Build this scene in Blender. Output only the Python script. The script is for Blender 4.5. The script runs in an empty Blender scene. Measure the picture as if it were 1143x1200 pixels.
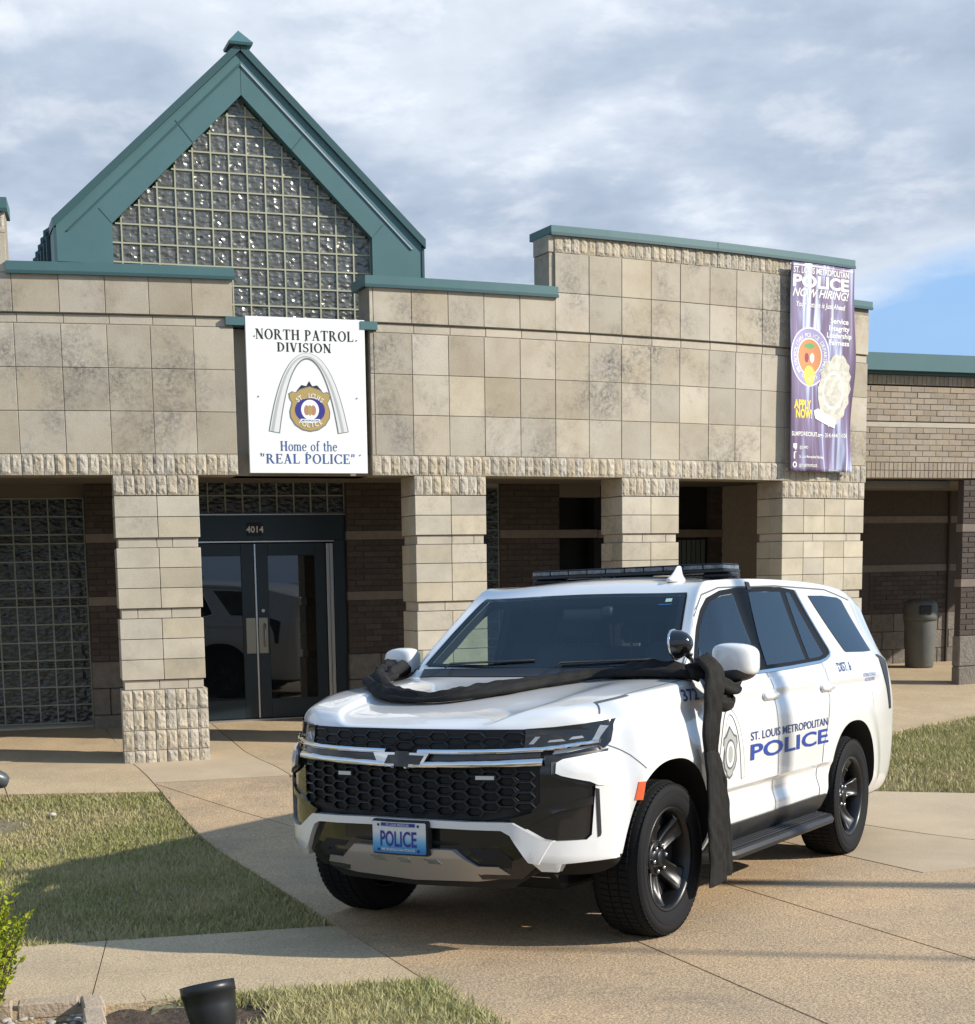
import bpy, bmesh, math, random
import numpy as np
from mathutils import Vector, Matrix
from mathutils.bvhtree import BVHTree
from mathutils.geometry import tessellate_polygon

# ------------------------------------------------------------------ camera
SC = bpy.context.scene
cd = bpy.data.cameras.new('camera'); cam = bpy.data.objects.new('camera', cd)
SC.collection.objects.link(cam); SC.camera = cam
cd.sensor_fit = 'HORIZONTAL'; cd.sensor_width = 36.0
cd.lens = 36.0 * 1758.38 / 1143.0
cd.shift_x = (571.5 - 510.867) / 1143.0
cd.shift_y = (913.67 - 600.0) / 1143.0
cd.clip_start = 0.1; cd.clip_end = 2000.0
ZO = 1.83
_r = Vector((0.99983852, -0.01797061, 0.0)).normalized()
_f = Vector((0.0, 0.99060513, -0.13675333))
_r = Vector((0.99983852, -0.00245754, -0.01780178))
_d = Vector((-0.01797061, -0.13673124, -0.99044516))
_r = Vector((0.99983852, -0.00245754, -0.01780178))
CW = Matrix(((0.99983852, -0.01797061, 0.0), (-0.00245754, -0.13673124, 0.99060513), (-0.01780178, -0.99044516, -0.13675333)))
_r, _d, _f = CW.col[0].copy(), CW.col[1].copy(), CW.col[2].copy()
m4 = Matrix.Identity(4)
for i in range(3):
    m4[i][0] = _r[i]; m4[i][1] = -_d[i]; m4[i][2] = -_f[i]
m4[2][3] = ZO
cam.matrix_world = m4

# ------------------------------------------------------------------ world, sun, exposure
SUN_AZ, SUN_EL = math.radians(-13.0), math.radians(30.0)
S = Vector((math.cos(SUN_EL) * math.cos(SUN_AZ), math.cos(SUN_EL) * math.sin(SUN_AZ), math.sin(SUN_EL)))
W = bpy.data.worlds.new('World'); SC.world = W; W.use_nodes = True
nt = W.node_tree; nt.nodes.clear()
def N(t, typ, **kw):
    n = t.nodes.new(typ)
    for k, v in kw.items():
        if k.startswith('i_'):
            n.inputs[k[2:].replace('_', ' ')].default_value = v
        else: setattr(n, k, v)
    return n
def sky_nodes():
    L = nt.links.new
    out = N(nt, 'ShaderNodeOutputWorld'); bg = N(nt, 'ShaderNodeBackground'); bg.inputs[1].default_value = 0.10
    sky = N(nt, 'ShaderNodeTexSky'); sky.sky_type = 'NISHITA'; sky.sun_disc = False
    sky.sun_elevation = SUN_EL; sky.sun_rotation = math.pi / 2 - SUN_AZ; sky.air_density = 1.2; sky.dust_density = 0.6; sky.ozone_density = 2.0
    tc = N(nt, 'ShaderNodeTexCoord'); sep = N(nt, 'ShaderNodeSeparateXYZ'); L(tc.outputs['Generated'], sep.inputs[0])
    add = N(nt, 'ShaderNodeMath', operation='ADD'); add.inputs[1].default_value = 0.16; L(sep.outputs[2], add.inputs[0])
    mx = N(nt, 'ShaderNodeMath', operation='MAXIMUM'); mx.inputs[1].default_value = 0.05; L(add.outputs[0], mx.inputs[0])
    dx = N(nt, 'ShaderNodeMath', operation='DIVIDE'); L(sep.outputs[0], dx.inputs[0]); L(mx.outputs[0], dx.inputs[1])
    dy = N(nt, 'ShaderNodeMath', operation='DIVIDE'); L(sep.outputs[1], dy.inputs[0]); L(mx.outputs[0], dy.inputs[1])
    cmb = N(nt, 'ShaderNodeCombineXYZ'); L(dx.outputs[0], cmb.inputs[0]); L(dy.outputs[0], cmb.inputs[1])
    def noise(sc, loc, det=7.0, rough=0.58, dist=0.0, rot=0.0, stretch=(1, 1, 1)):
        mp = N(nt, 'ShaderNodeMapping'); mp.inputs['Location'].default_value = loc; mp.inputs['Rotation'].default_value = (0, 0, rot); mp.inputs['Scale'].default_value = stretch
        L(cmb.outputs[0], mp.inputs[0])
        n = N(nt, 'ShaderNodeTexNoise'); n.inputs['Scale'].default_value = sc; n.inputs['Detail'].default_value = det
        n.inputs['Roughness'].default_value = rough; n.inputs['Distortion'].default_value = dist; L(mp.outputs[0], n.inputs['Vector'])
        return n.outputs[0]
    def ramp(v, pts):
        r = N(nt, 'ShaderNodeValToRGB'); L(v, r.inputs[0]); e = r.color_ramp.elements
        while len(e) < len(pts): e.new(0.5)
        for k, (p, c) in enumerate(pts): e[k].position = p; e[k].color = c
        return r.outputs[0]
    def mix(f, a, b):
        m = N(nt, 'ShaderNodeMix', data_type='RGBA'); 
        if hasattr(f, 'type'): L(f, m.inputs[0])
        else: m.inputs[0].default_value = f
        for s, i in ((a, 6), (b, 7)):
            if hasattr(s, 'links'): L(s, m.inputs[i])
            else: m.inputs[i].default_value = s
        return m.outputs[2]
    big = noise(0.55, (3.1, 0.4, 0), 5, 0.55, 0.5)
    mid = noise(1.7, (2.3, 5.7, 0), 8, 0.55, 0.15, 0.2, (1, 0.9, 1))
    fine = noise(5.0, (9.0, 2.0, 0), 8, 0.58, 0.15, 0.1, (1, 0.9, 1))
    # cloud body: lavender grey to pale
    body = ramp(mid, [(0.38, (2.95, 3.7, 4.9, 1)), (0.52, (4.4, 5.15, 6.3, 1)), (0.63, (7.4, 7.9, 8.6, 1))])
    body2 = ramp(fine, [(0.36, (3.3, 4.05, 5.2, 1)), (0.53, (4.8, 5.5, 6.6, 1)), (0.68, (8.6, 8.9, 9.3, 1))])
    cl = mix(0.42, body, body2)
    # cover: gap of blue towards the right, low down
    ax = N(nt, 'ShaderNodeMath', operation='MULTIPLY_ADD'); ax.inputs[1].default_value = 0.86; ax.inputs[2].default_value = 0.0; L(sep.outputs[0], ax.inputs[0])
    az = N(nt, 'ShaderNodeMath', operation='MULTIPLY_ADD'); az.inputs[1].default_value = -1.95; L(sep.outputs[2], az.inputs[0]); L(ax.outputs[0], az.inputs[2])
    an = N(nt, 'ShaderNodeMath', operation='MULTIPLY_ADD'); an.inputs[1].default_value = 0.42; L(mid, an.inputs[0])
    hi = N(nt, 'ShaderNodeMapRange'); hi.interpolation_type = 'SMOOTHSTEP'; hi.inputs[1].default_value = 0.36; hi.inputs[2].default_value = 0.62; hi.inputs[3].default_value = 0.0; hi.inputs[4].default_value = 1.0; L(sep.outputs[2], hi.inputs[0])
    up_ = N(nt, 'ShaderNodeMath', operation='MULTIPLY_ADD'); up_.inputs[1].default_value = 0.62; L(big, up_.inputs[0]); up_.inputs[2].default_value = -0.215
    mxz = N(nt, 'ShaderNodeMix', data_type='FLOAT'); L(hi.outputs[0], mxz.inputs[0]); L(az.outputs[0], mxz.inputs[2]); L(up_.outputs[0], mxz.inputs[3]); L(mxz.outputs[0], an.inputs[2])
    gap = ramp(an.outputs[0], [(0.10, (0, 0, 0, 1)), (0.19, (1, 1, 1, 1))])
    gb = N(nt, 'ShaderNodeMath', operation='MULTIPLY'); L(gap, gb.inputs[0]); gb.inputs[1].default_value = 0.9
    blue = mix(0.8, sky.outputs[0], (2.3, 4.5, 8.0, 1))
    # rims of the cloud near the gap are brighter
    rim = ramp(an.outputs[0], [(0.0, (0, 0, 0, 1)), (0.10, (1, 1, 1, 1))])
    cl2 = mix(rim, cl, mix(0.45, cl, (7.4, 7.9, 8.6, 1)))
    fin = mix(gb.outputs[0], cl2, blue)
    L(fin, bg.inputs[0]); L(bg.outputs[0], out.inputs[0])
sky_nodes()
sl = bpy.data.lights.new('sun', 'SUN'); sl.energy = 5.0; sl.angle = math.radians(0.7); sl.color = (1.0, 0.93, 0.82)
sun = bpy.data.objects.new('sun', sl); SC.collection.objects.link(sun)
sun.rotation_euler = (-S).to_track_quat('-Z', 'Y').to_euler(); sun.location = (20, -5, 20)
vs = SC.view_settings
vs.view_transform = 'Standard'; vs.look = 'None'; vs.gamma = 1.0; vs.use_curve_mapping = False; vs.exposure = 0.33

# ------------------------------------------------------------------ helpers
rng = random.Random(7)
def link(o, parent=None):
    SC.collection.objects.link(o)
    if parent is not None: o.parent = parent
    return o
def mesh_of(name, verts, faces, mat=None, smooth=False):
    me = bpy.data.meshes.new(name); me.from_pydata([tuple(v) for v in verts], [], faces)
    if mat: me.materials.append(mat)
    if smooth: me.polygons.foreach_set('use_smooth', [True] * len(me.polygons))
    me.update(); return me
def add(name, me, parent=None, mw=None):
    o = bpy.data.objects.new(name, me); link(o, parent)
    if mw is not None: o.matrix_world = mw if parent is None else mw; 
    if mw is not None and parent is not None: o.matrix_parent_inverse = Matrix.Identity(4); o.matrix_basis = mw
    return o
def from_bm(bm, name, mat, parent=None, smooth=False, mw=None):
    me = bpy.data.meshes.new(name); bm.to_mesh(me); bm.free()
    if mat: me.materials.append(mat)
    if smooth: me.polygons.foreach_set('use_smooth', [True] * len(me.polygons))
    return add(name, me, parent, mw)
def tag(o, label=None, cat=None, group=None, kind=None):
    if label: o['label'] = label
    if cat: o['category'] = cat
    if group: o['group'] = group
    if kind: o['kind'] = kind
    return o
def empty(name, label=None, cat=None, group=None, kind=None, mw=None):
    o = bpy.data.objects.new(name, None); o.empty_display_size = 0.2; link(o)
    if mw is not None: o.matrix_world = mw
    return tag(o, label, cat, group, kind)
def box_bm(bm, x0, x1, y0, y1, z0, z1, bev=0.0):
    vs_ = [bm.verts.new(p) for p in ((x0, y0, z0), (x1, y0, z0), (x1, y1, z0), (x0, y1, z0), (x0, y0, z1), (x1, y0, z1), (x1, y1, z1), (x0, y1, z1))]
    fs = [bm.faces.new([vs_[i] for i in f]) for f in ((0, 3, 2, 1), (4, 5, 6, 7), (0, 1, 5, 4), (1, 2, 6, 5), (2, 3, 7, 6), (3, 0, 4, 7))]
    if bev > 0:
        es = list({e for f in fs for e in f.edges})
        bmesh.ops.bevel(bm, geom=es, offset=bev, segments=1, affect='EDGES', clamp_overlap=True)
def box(name, x0, x1, y0, y1, z0, z1, mat, parent=None, mw=None, bev=0.0):
    bm = bmesh.new(); box_bm(bm, x0, x1, y0, y1, z0, z1, bev); return from_bm(bm, name, mat, parent, False, mw)
_bc = {}
def block(name, w, d, h, mat, parent, mw, bev=0.004):
    """box of width w along local x, front face at y=0 going back d, bottom at z=0, mesh shared by size"""
    k = (name, round(w, 3), round(d, 3), round(h, 3), mat.name)
    if k not in _bc:
        bm = bmesh.new(); box_bm(bm, 0, k[1], 0, k[2], 0, k[3], bev)
        me = bpy.data.meshes.new(name); bm.to_mesh(me); bm.free(); me.materials.append(mat); _bc[k] = me
    return add(name, _bc[k], parent, mw)
def frame(p0, phi, a=0.0, z=0.0, off=0.0):
    """local x along a wall of plan direction phi, local y into the wall; off moves it towards the camera"""
    t = Vector((math.cos(phi), math.sin(phi), 0)); n = Vector((-math.sin(phi), math.cos(phi), 0))
    p = Vector((p0[0], p0[1], 0)) + t * a - n * off
    M_ = Matrix.Identity(4)
    for i in range(3): M_[i][0] = t[i]; M_[i][1] = n[i]
    M_[0][3] = p.x; M_[1][3] = p.y; M_[2][3] = z
    return M_
def tube(bm, pts, rad, seg=8, cap=True):
    pts = [Vector(p) for p in pts]; rings = []; up = Vector((0, 0, 1)); prev = None
    for i, p in enumerate(pts):
        d = (pts[min(i + 1, len(pts) - 1)] - pts[max(i - 1, 0)]).normalized()
        if prev is None:
            a = d.orthogonal().normalized()
        else:
            a = (prev - d * prev.dot(d)).normalized()
        prev = a; b = d.cross(a); r = rad[i] if isinstance(rad, (list, tuple)) else rad
        rings.append([bm.verts.new(p + (a * math.cos(2 * math.pi * k / seg) + b * math.sin(2 * math.pi * k / seg)) * r) for k in range(seg)])
    for i in range(len(rings) - 1):
        for k in range(seg):
            bm.faces.new((rings[i][k], rings[i][(k + 1) % seg], rings[i + 1][(k + 1) % seg], rings[i + 1][k]))
    if cap:
        bm.faces.new(list(reversed(rings[0]))); bm.faces.new(rings[-1])
def lathe(bm, prof, seg=32, axis='Z', M_=None):
    """prof: list of (radius, height)"""
    rings = []
    for r, h in prof:
        ring = []
        for k in range(seg):
            a = 2 * math.pi * k / seg
            p = Vector((r * math.cos(a), r * math.sin(a), h)) if axis == 'Z' else Vector((r * math.cos(a), h, r * math.sin(a)))
            if M_ is not None: p = M_ @ p
            ring.append(bm.verts.new(p))
        rings.append(ring)
    for i in range(len(rings) - 1):
        for k in range(seg):
            q = (rings[i][k], rings[i][(k + 1) % seg], rings[i + 1][(k + 1) % seg], rings[i + 1][k])
            bm.faces.new(q if axis == 'Z' else tuple(reversed(q)))
    for ring, fl in ((rings[0], True), (rings[-1], False)):
        try: bm.faces.new(list(reversed(ring)) if fl == (axis == 'Z') else ring)
        except ValueError: pass
def prism(bm, poly, y0, y1):
    """poly in (x, z), extruded along y"""
    a = [bm.verts.new((p[0], y0, p[1])) for p in poly]; b = [bm.verts.new((p[0], y1, p[1])) for p in poly]
    n = len(poly)
    bm.faces.new(a); bm.faces.new(list(reversed(b)))
    for i in range(n): bm.faces.new((a[i], b[i], b[(i + 1) % n], a[(i + 1) % n]))
    bmesh.ops.recalc_face_normals(bm, faces=bm.faces[:])

# ------------------------------------------------------------------ materials
def mat(name, col, rough=0.6, metal=0.0, ior=1.45, vary=0.0, nscale=4.0, namt=0.0, ncol=None, bump=0.0, bscale=60.0, coat=0.0, stain=0.0, stcol=(0.08, 0.075, 0.07), emis=None, coords='W', spec=None, vhue=0.0, ndet=6.0, fine=0.0, fscale=300.0, trans=0.0):
    m = bpy.data.materials.new(name); m.use_nodes = True; t = m.node_tree; L = t.links.new
    b = t.nodes['Principled BSDF']; b.inputs['Base Color'].default_value = (*col, 1); b.inputs['Roughness'].default_value = rough
    b.inputs['Metallic'].default_value = metal; b.inputs['IOR'].default_value = ior
    if spec is not None: b.inputs['Specular IOR Level'].default_value = spec
    if trans: b.inputs['Transmission Weight'].default_value = trans
    if coat: b.inputs['Coat Weight'].default_value = coat; b.inputs['Coat Roughness'].default_value = 0.03
    if emis: b.inputs['Emission Color'].default_value = (*emis[:3], 1); b.inputs['Emission Strength'].default_value = emis[3]
    if coords == 'W': src = N(t, 'ShaderNodeNewGeometry').outputs['Position']
    else: src = N(t, 'ShaderNodeTexCoord').outputs['Object']
    cur = None
    def noise(sc, det=6.0, r=0.6, dist=0.0):
        n = N(t, 'ShaderNodeTexNoise'); n.inputs['Scale'].default_value = sc; n.inputs['Detail'].default_value = det; n.inputs['Roughness'].default_value = r; n.inputs['Distortion'].default_value = dist
        L(src, n.inputs['Vector']); return n.outputs[0]
    def ramp(v, a, b_):
        r = N(t, 'ShaderNodeMapRange'); r.inputs[1].default_value = a; r.inputs[2].default_value = b_; L(v, r.inputs[0]); return r.outputs[0]
    def mixc(f, a, c):
        mm = N(t, 'ShaderNodeMix', data_type='RGBA'); L(f, mm.inputs[0])
        for s, i in ((a, 6), (c, 7)):
            if isinstance(s, tuple): mm.inputs[i].default_value = s
            else: L(s, mm.inputs[i])
        return mm.outputs[2]
    cur = (*col, 1)
    if namt > 0:
        c2 = ncol or tuple(c * (1 - namt) for c in col)
        cur = mixc(ramp(noise(nscale, ndet, 0.62, 0.3), 0.35, 0.68), cur, (*c2, 1))
    if fine > 0:
        f = noise(fscale, 2.0, 0.6); f2 = ramp(f, 0.36, 0.64)
        lo = N(t, 'ShaderNodeMix', data_type='RGBA', blend_type='MULTIPLY'); lo.inputs[0].default_value = 1.0
        vv = N(t, 'ShaderNodeMapRange'); vv.inputs[3].default_value = 1 - fine; vv.inputs[4].default_value = 1 + fine; L(f2, vv.inputs[0])
        cc = N(t, 'ShaderNodeCombineColor'); [L(vv.outputs[0], cc.inputs[k]) for k in range(3)]
        if isinstance(cur, tuple): lo.inputs[6].default_value = cur
        else: L(cur, lo.inputs[6])
        L(cc.outputs[0], lo.inputs[7]); cur = lo.outputs[2]
    if stain > 0:
        s1 = ramp(noise(0.9, 8, 0.72, 0.2), 0.50, 0.66); s2 = ramp(noise(26.0, 5, 0.78, 0.3), 0.36, 0.60)
        mu = N(t, 'ShaderNodeMath', operation='MULTIPLY'); L(s1, mu.inputs[0]); L(s2, mu.inputs[1])
        m2 = N(t, 'ShaderNodeMath', operation='MULTIPLY'); L(mu.outputs[0], m2.inputs[0]); m2.inputs[1].default_value = stain
        cur = mixc(m2.outputs[0], cur, (*stcol, 1))
    if vary > 0:
        oi = N(t, 'ShaderNodeObjectInfo')
        hs = N(t, 'ShaderNodeHueSaturation'); mr = N(t, 'ShaderNodeMapRange'); mr.inputs[3].default_value = 1 - vary; mr.inputs[4].default_value = 1 + vary * 0.7
        L(oi.outputs['Random'], mr.inputs[0]); L(mr.outputs[0], hs.inputs['Value'])
        if vhue > 0:
            wn = N(t, 'ShaderNodeTexWhiteNoise', noise_dimensions='1D'); L(oi.outputs['Random'], wn.inputs['W'])
            mh = N(t, 'ShaderNodeMapRange'); mh.inputs[3].default_value = 1 - vhue; mh.inputs[4].default_value = 1 + vhue; L(wn.outputs[0], mh.inputs[0]); L(mh.outputs[0], hs.inputs['Saturation'])
        if isinstance(cur, tuple): hs.inputs['Color'].default_value = cur
        else: L(cur, hs.inputs['Color'])
        cur = hs.outputs[0]
    if not isinstance(cur, tuple): L(cur, b.inputs['Base Color'])
    if bump > 0:
        bn = N(t, 'ShaderNodeBump'); bn.inputs['Strength'].default_value = min(1.0, bump); bn.inputs['Distance'].default_value = 0.02 * max(1, bump); L(noise(bscale, 4, 0.6), bn.inputs['Height']); L(bn.outputs[0], b.inputs['Normal'])
    return m
STONE = (0.455, 0.41, 0.33)
M = dict(
    stone=mat('buff_limestone', STONE, 0.85, vary=0.17, vhue=0.16, nscale=2.2, namt=0.22, ncol=(0.385, 0.33, 0.25), fine=0.08, fscale=160, stain=1.0, stcol=(0.14, 0.13, 0.115), bump=0.15, bscale=90),
    stone2=mat('pillar_limestone', (0.50, 0.445, 0.345), 0.85, vary=0.13, vhue=0.15, nscale=3.0, namt=0.2, fine=0.07, fscale=160, stain=0.6, stcol=(0.2, 0.18, 0.15), bump=0.15, bscale=90),
    split=mat('split_face_limestone', (0.50, 0.44, 0.345), 0.95, vary=0.1, vhue=0.2, nscale=7, namt=0.25, fine=0.12, fscale=120, stain=0.6, stcol=(0.13, 0.12, 0.11), bump=0.5, bscale=60),
    strip=mat('pale_stone_strip', (0.48, 0.425, 0.34), 0.85, vary=0.08, nscale=5, namt=0.15, fine=0.06, stain=0.35, bump=0.1),
    mortar=mat('mortar', (0.30, 0.26, 0.20), 0.95, nscale=8, namt=0.3, fine=0.1),
    brick=mat('dark_brown_brick', (0.088, 0.068, 0.056), 0.9, vary=0.22, vhue=0.1, nscale=20, namt=0.2, bump=0.3, bscale=70),
    brick2=mat('tan_brick', (0.35, 0.29, 0.22), 0.9, vary=0.13, vhue=0.15, nscale=20, namt=0.15, fine=0.08, bump=0.3, bscale=70, stain=0.15),
    mortar2=mat('brick_mortar', (0.28, 0.24, 0.19), 0.95),
    dmortar=mat('dark_mortar', (0.065, 0.05, 0.042), 0.95),
    band=mat('grey_stone_band', (0.22, 0.18, 0.145), 0.9, vary=0.1, nscale=8, namt=0.2),
    baseblk=mat('grey_rough_block', (0.21, 0.185, 0.155), 0.95, vary=0.1, nscale=12, namt=0.3, bump=0.8, bscale=35),
    teal=mat('teal_metal', (0.070, 0.150, 0.158), 0.42, spec=0.5, nscale=3, namt=0.08, fine=0.02),
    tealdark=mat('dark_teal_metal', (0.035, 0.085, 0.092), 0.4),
    door=mat('dark_slate_door_paint', (0.013, 0.024, 0.031), 0.35, nscale=5, namt=0.1),
    glassdark=mat('dark_glass', (0.006, 0.008, 0.009), 0.015, ior=1.62, spec=0.62),
    steel=mat('brushed_steel', (0.45, 0.44, 0.42), 0.32, metal=1.0),
    bronze=mat('bronze_pull', (0.30, 0.27, 0.21), 0.35, metal=0.9),
    silver=mat('silver_trim', (0.55, 0.55, 0.54), 0.3, metal=0.9),
    white=mat('white_sign_paint', (0.80, 0.81, 0.80), 0.4, nscale=3, namt=0.05, fine=0.01),
    black=mat('black_print', (0.012, 0.012, 0.013), 0.5),
    num=mat('white_numerals', (0.75, 0.75, 0.72), 0.5),
    navy=mat('navy_print', (0.045, 0.10, 0.27), 0.5),
    navydk=mat('navy_badge', (0.03, 0.03, 0.23), 0.5),
    gold=mat('gold_print', (0.40, 0.29, 0.10), 0.5),
    grey=mat('grey_print', (0.42, 0.43, 0.43), 0.5),
    greylt=mat('light_grey_print', (0.66, 0.67, 0.66), 0.5),
    greydk=mat('dark_grey_print', (0.16, 0.17, 0.18), 0.5),
    brown=mat('brown_print', (0.42, 0.22, 0.14), 0.5),
    concrete=mat('exposed_aggregate_concrete', (0.47, 0.325, 0.185), 0.9, vary=0.07, nscale=0.7, namt=0.3, ncol=(0.35, 0.265, 0.17), fine=0.30, fscale=75, bump=0.5, bscale=75, stain=0.7, stcol=(0.17, 0.13, 0.095)),
    concrete2=mat('pale_concrete', (0.46, 0.36, 0.24), 0.9, vary=0.05, nscale=1.4, namt=0.15, fine=0.10, fscale=110, bump=0.25, bscale=90, stain=0.2, stcol=(0.22, 0.2, 0.16)),
    walk=mat('brushed_sidewalk_concrete', (0.48, 0.365, 0.225), 0.9, vary=0.06, nscale=1.6, namt=0.18, fine=0.24, fscale=85, bump=0.4, bscale=85, stain=0.4, stcol=(0.24, 0.19, 0.14)),
    dirt=mat('brown_soil', (0.09, 0.062, 0.04), 1.0, nscale=9, namt=0.5, fine=0.35, fscale=60, bump=1.0, bscale=40),
    soilgrass=mat('lawn_soil', (0.15, 0.135, 0.07), 1.0, nscale=1.6, namt=0.5, ncol=(0.22, 0.175, 0.105), fine=0.4, fscale=45, bump=1.0, bscale=40),
    ceiling=mat('porch_ceiling', (0.16, 0.14, 0.12), 0.9),
    cangrey=mat('grey_plastic_bin', (0.115, 0.118, 0.108), 0.6, nscale=6, namt=0.2),
    rock=mat('pale_gravel', (0.50, 0.45, 0.40), 0.9, vary=0.3, vhue=0.2, nscale=30, namt=0.3),
    paver=mat('tan_edging_stone', (0.42, 0.33, 0.24), 0.95, nscale=10, namt=0.25, fine=0.15, bump=0.5, bscale=50),
    plasticblk=mat('black_plastic', (0.018, 0.019, 0.021), 0.38, nscale=20, namt=0.2),
    leaf=None, bark=mat('brown_twig', (0.10, 0.07, 0.04), 0.9),
    curtain=mat('grey_green_curtain', (0.10, 0.12, 0.105), 0.9),
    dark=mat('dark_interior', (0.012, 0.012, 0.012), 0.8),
)
def glass_block_mat(name, base, metal):
    m = bpy.data.materials.new(name); m.use_nodes = True; t = m.node_tree; L = t.links.new
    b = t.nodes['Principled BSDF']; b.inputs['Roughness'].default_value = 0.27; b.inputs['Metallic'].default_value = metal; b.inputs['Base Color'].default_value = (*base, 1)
    tc = N(t, 'ShaderNodeTexCoord'); oi = N(t, 'ShaderNodeObjectInfo')
    ad = N(t, 'ShaderNodeVectorMath', operation='ADD'); cmb = N(t, 'ShaderNodeCombineXYZ')
    mu = N(t, 'ShaderNodeMath', operation='MULTIPLY'); L(oi.outputs['Random'], mu.inputs[0]); mu.inputs[1].default_value = 37.0
    L(mu.outputs[0], cmb.inputs[1]); L(tc.outputs['Object'], ad.inputs[0]); L(cmb.outputs[0], ad.inputs[1])
    mp = N(t, 'ShaderNodeMapping'); mp.inputs['Rotation'].default_value = (0, .8, 0); mp.inputs['Scale'].default_value = (1.0, 1.0, 1.5); L(ad.outputs[0], mp.inputs[0])
    n2 = N(t, 'ShaderNodeTexVoronoi'); n2.inputs['Scale'].default_value = 2.6; L(mp.outputs[0], n2.inputs['Vector'])
    bp = N(t, 'ShaderNodeBump'); bp.inputs['Strength'].default_value = 1.0; bp.inputs['Distance'].default_value = 0.012; L(n2.outputs['Distance'], bp.inputs['Height']); L(bp.outputs[0], b.inputs['Normal'])
    return m
M['gblockdk'] = glass_block_mat('shaded_glass_block', (0.05, 0.055, 0.055), 0.5)  # porch copy of the glass block, its shade put into a darker base colour
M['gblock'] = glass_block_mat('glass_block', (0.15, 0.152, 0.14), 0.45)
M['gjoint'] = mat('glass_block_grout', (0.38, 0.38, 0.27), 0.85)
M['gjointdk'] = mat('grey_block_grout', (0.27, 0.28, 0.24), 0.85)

def grass_mat(name, c1, c2, c3):
    m = bpy.data.materials.new(name); m.use_nodes = True; t = m.node_tree; L = t.links.new
    b = t.nodes['Principled BSDF']; b.inputs['Roughness'].default_value = 0.7; b.inputs['Specular IOR Level'].default_value = 0.25
    g = N(t, 'ShaderNodeNewGeometry')
    def noise(sc, d): 
        n = N(t, 'ShaderNodeTexNoise'); n.inputs['Scale'].default_value = sc; n.inputs['Detail'].default_value = d; L(g.outputs['Position'], n.inputs['Vector']); return n.outputs[0]
    r = N(t, 'ShaderNodeValToRGB'); e = r.color_ramp.elements; e[0].position = 0.38; e[0].color = (*c1, 1); e[1].position = 0.62; e[1].color = (*c2, 1); L(noise(1.1, 5), r.inputs[0])
    r2 = N(t, 'ShaderNodeMapRange'); r2.inputs[1].default_value = 0.45; r2.inputs[2].default_value = 0.7; L(noise(38.0, 2), r2.inputs[0])
    mx = N(t, 'ShaderNodeMix', data_type='RGBA'); L(r2.outputs[0], mx.inputs[0]); L(r.outputs[0], mx.inputs[6]); mx.inputs[7].default_value = (*c3, 1)
    L(mx.outputs[2], b.inputs['Base Color'])
    tr = N(t, 'ShaderNodeBsdfTranslucent'); L(mx.outputs[2], tr.inputs[0]); ms = N(t, 'ShaderNodeMixShader'); ms.inputs[0].default_value = 0.25
    L(b.outputs[0], ms.inputs[1]); L(tr.outputs[0], ms.inputs[2]); L(ms.outputs[0], t.nodes['Material Output'].inputs[0])
    return m
M['grassA'] = grass_mat('lawn_grass', (0.26, 0.27, 0.085), (0.44, 0.38, 0.19), (0.46, 0.41, 0.23))
M['grassB'] = grass_mat('strip_grass', (0.25, 0.29, 0.085), (0.44, 0.39, 0.19), (0.50, 0.45, 0.25))
M['leaf'] = grass_mat('yellow_green_leaf', (0.26, 0.34, 0.02), (0.42, 0.44, 0.03), (0.12, 0.20, 0.015))

# ------------------------------------------------------------------ ground height
def G(x, y):
    xc = max(-15.0, min(15.0, x)); yc = max(-3.0, y)
    pl = 1.83 - 1.6195 + .00525 * xc - .0364 * yc
    t = max(0.0, min(1.0, (y - 10.8) / 3.8)); t = t * t * (3 - 2 * t)
    return pl * (1 - t) + .05 * max(0.0, min(7.0, y - 15.2))
def ground_sheet():
    xs = list(np.unique(np.concatenate([np.linspace(-220, -12, 12), np.linspace(-12, 14, 53), np.linspace(14, 260, 12)])))
    ys = list(np.unique(np.concatenate([np.linspace(-200, -3, 10), np.linspace(-3, 24, 55), np.linspace(24, 400, 10)])))
    v = [(x, y, G(x, y) - 0.06) for y in ys for x in xs]; nx = len(xs)
    f = [(j * nx + i, j * nx + i + 1, (j + 1) * nx + i + 1, (j + 1) * nx + i) for j in range(len(ys) - 1) for i in range(nx - 1)]
    o = add('ground', mesh_of('ground', v, f, M['soilgrass'], True)); tag(o, 'soil and thin turf ground under the lawns and paving', None, kind='structure')
ground_sheet()
def clip_cells(poly, res):
    bm = bmesh.new(); vs_ = [bm.verts.new((p[0], p[1], 0)) for p in poly]; bm.faces.new(vs_)
    x0, x1 = min(p[0] for p in poly), max(p[0] for p in poly); y0, y1 = min(p[1] for p in poly), max(p[1] for p in poly)
    for ax, a, b in ((0, x0, x1), (1, y0, y1)):
        k = math.ceil(a / res) 
        while k * res < b:
            co = [0, 0, 0]; no = [0, 0, 0]; co[ax] = k * res; no[ax] = 1
            bmesh.ops.bisect_plane(bm, geom=bm.verts[:] + bm.edges[:] + bm.faces[:], plane_co=co, plane_no=no); k += 1
    return bm
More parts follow.
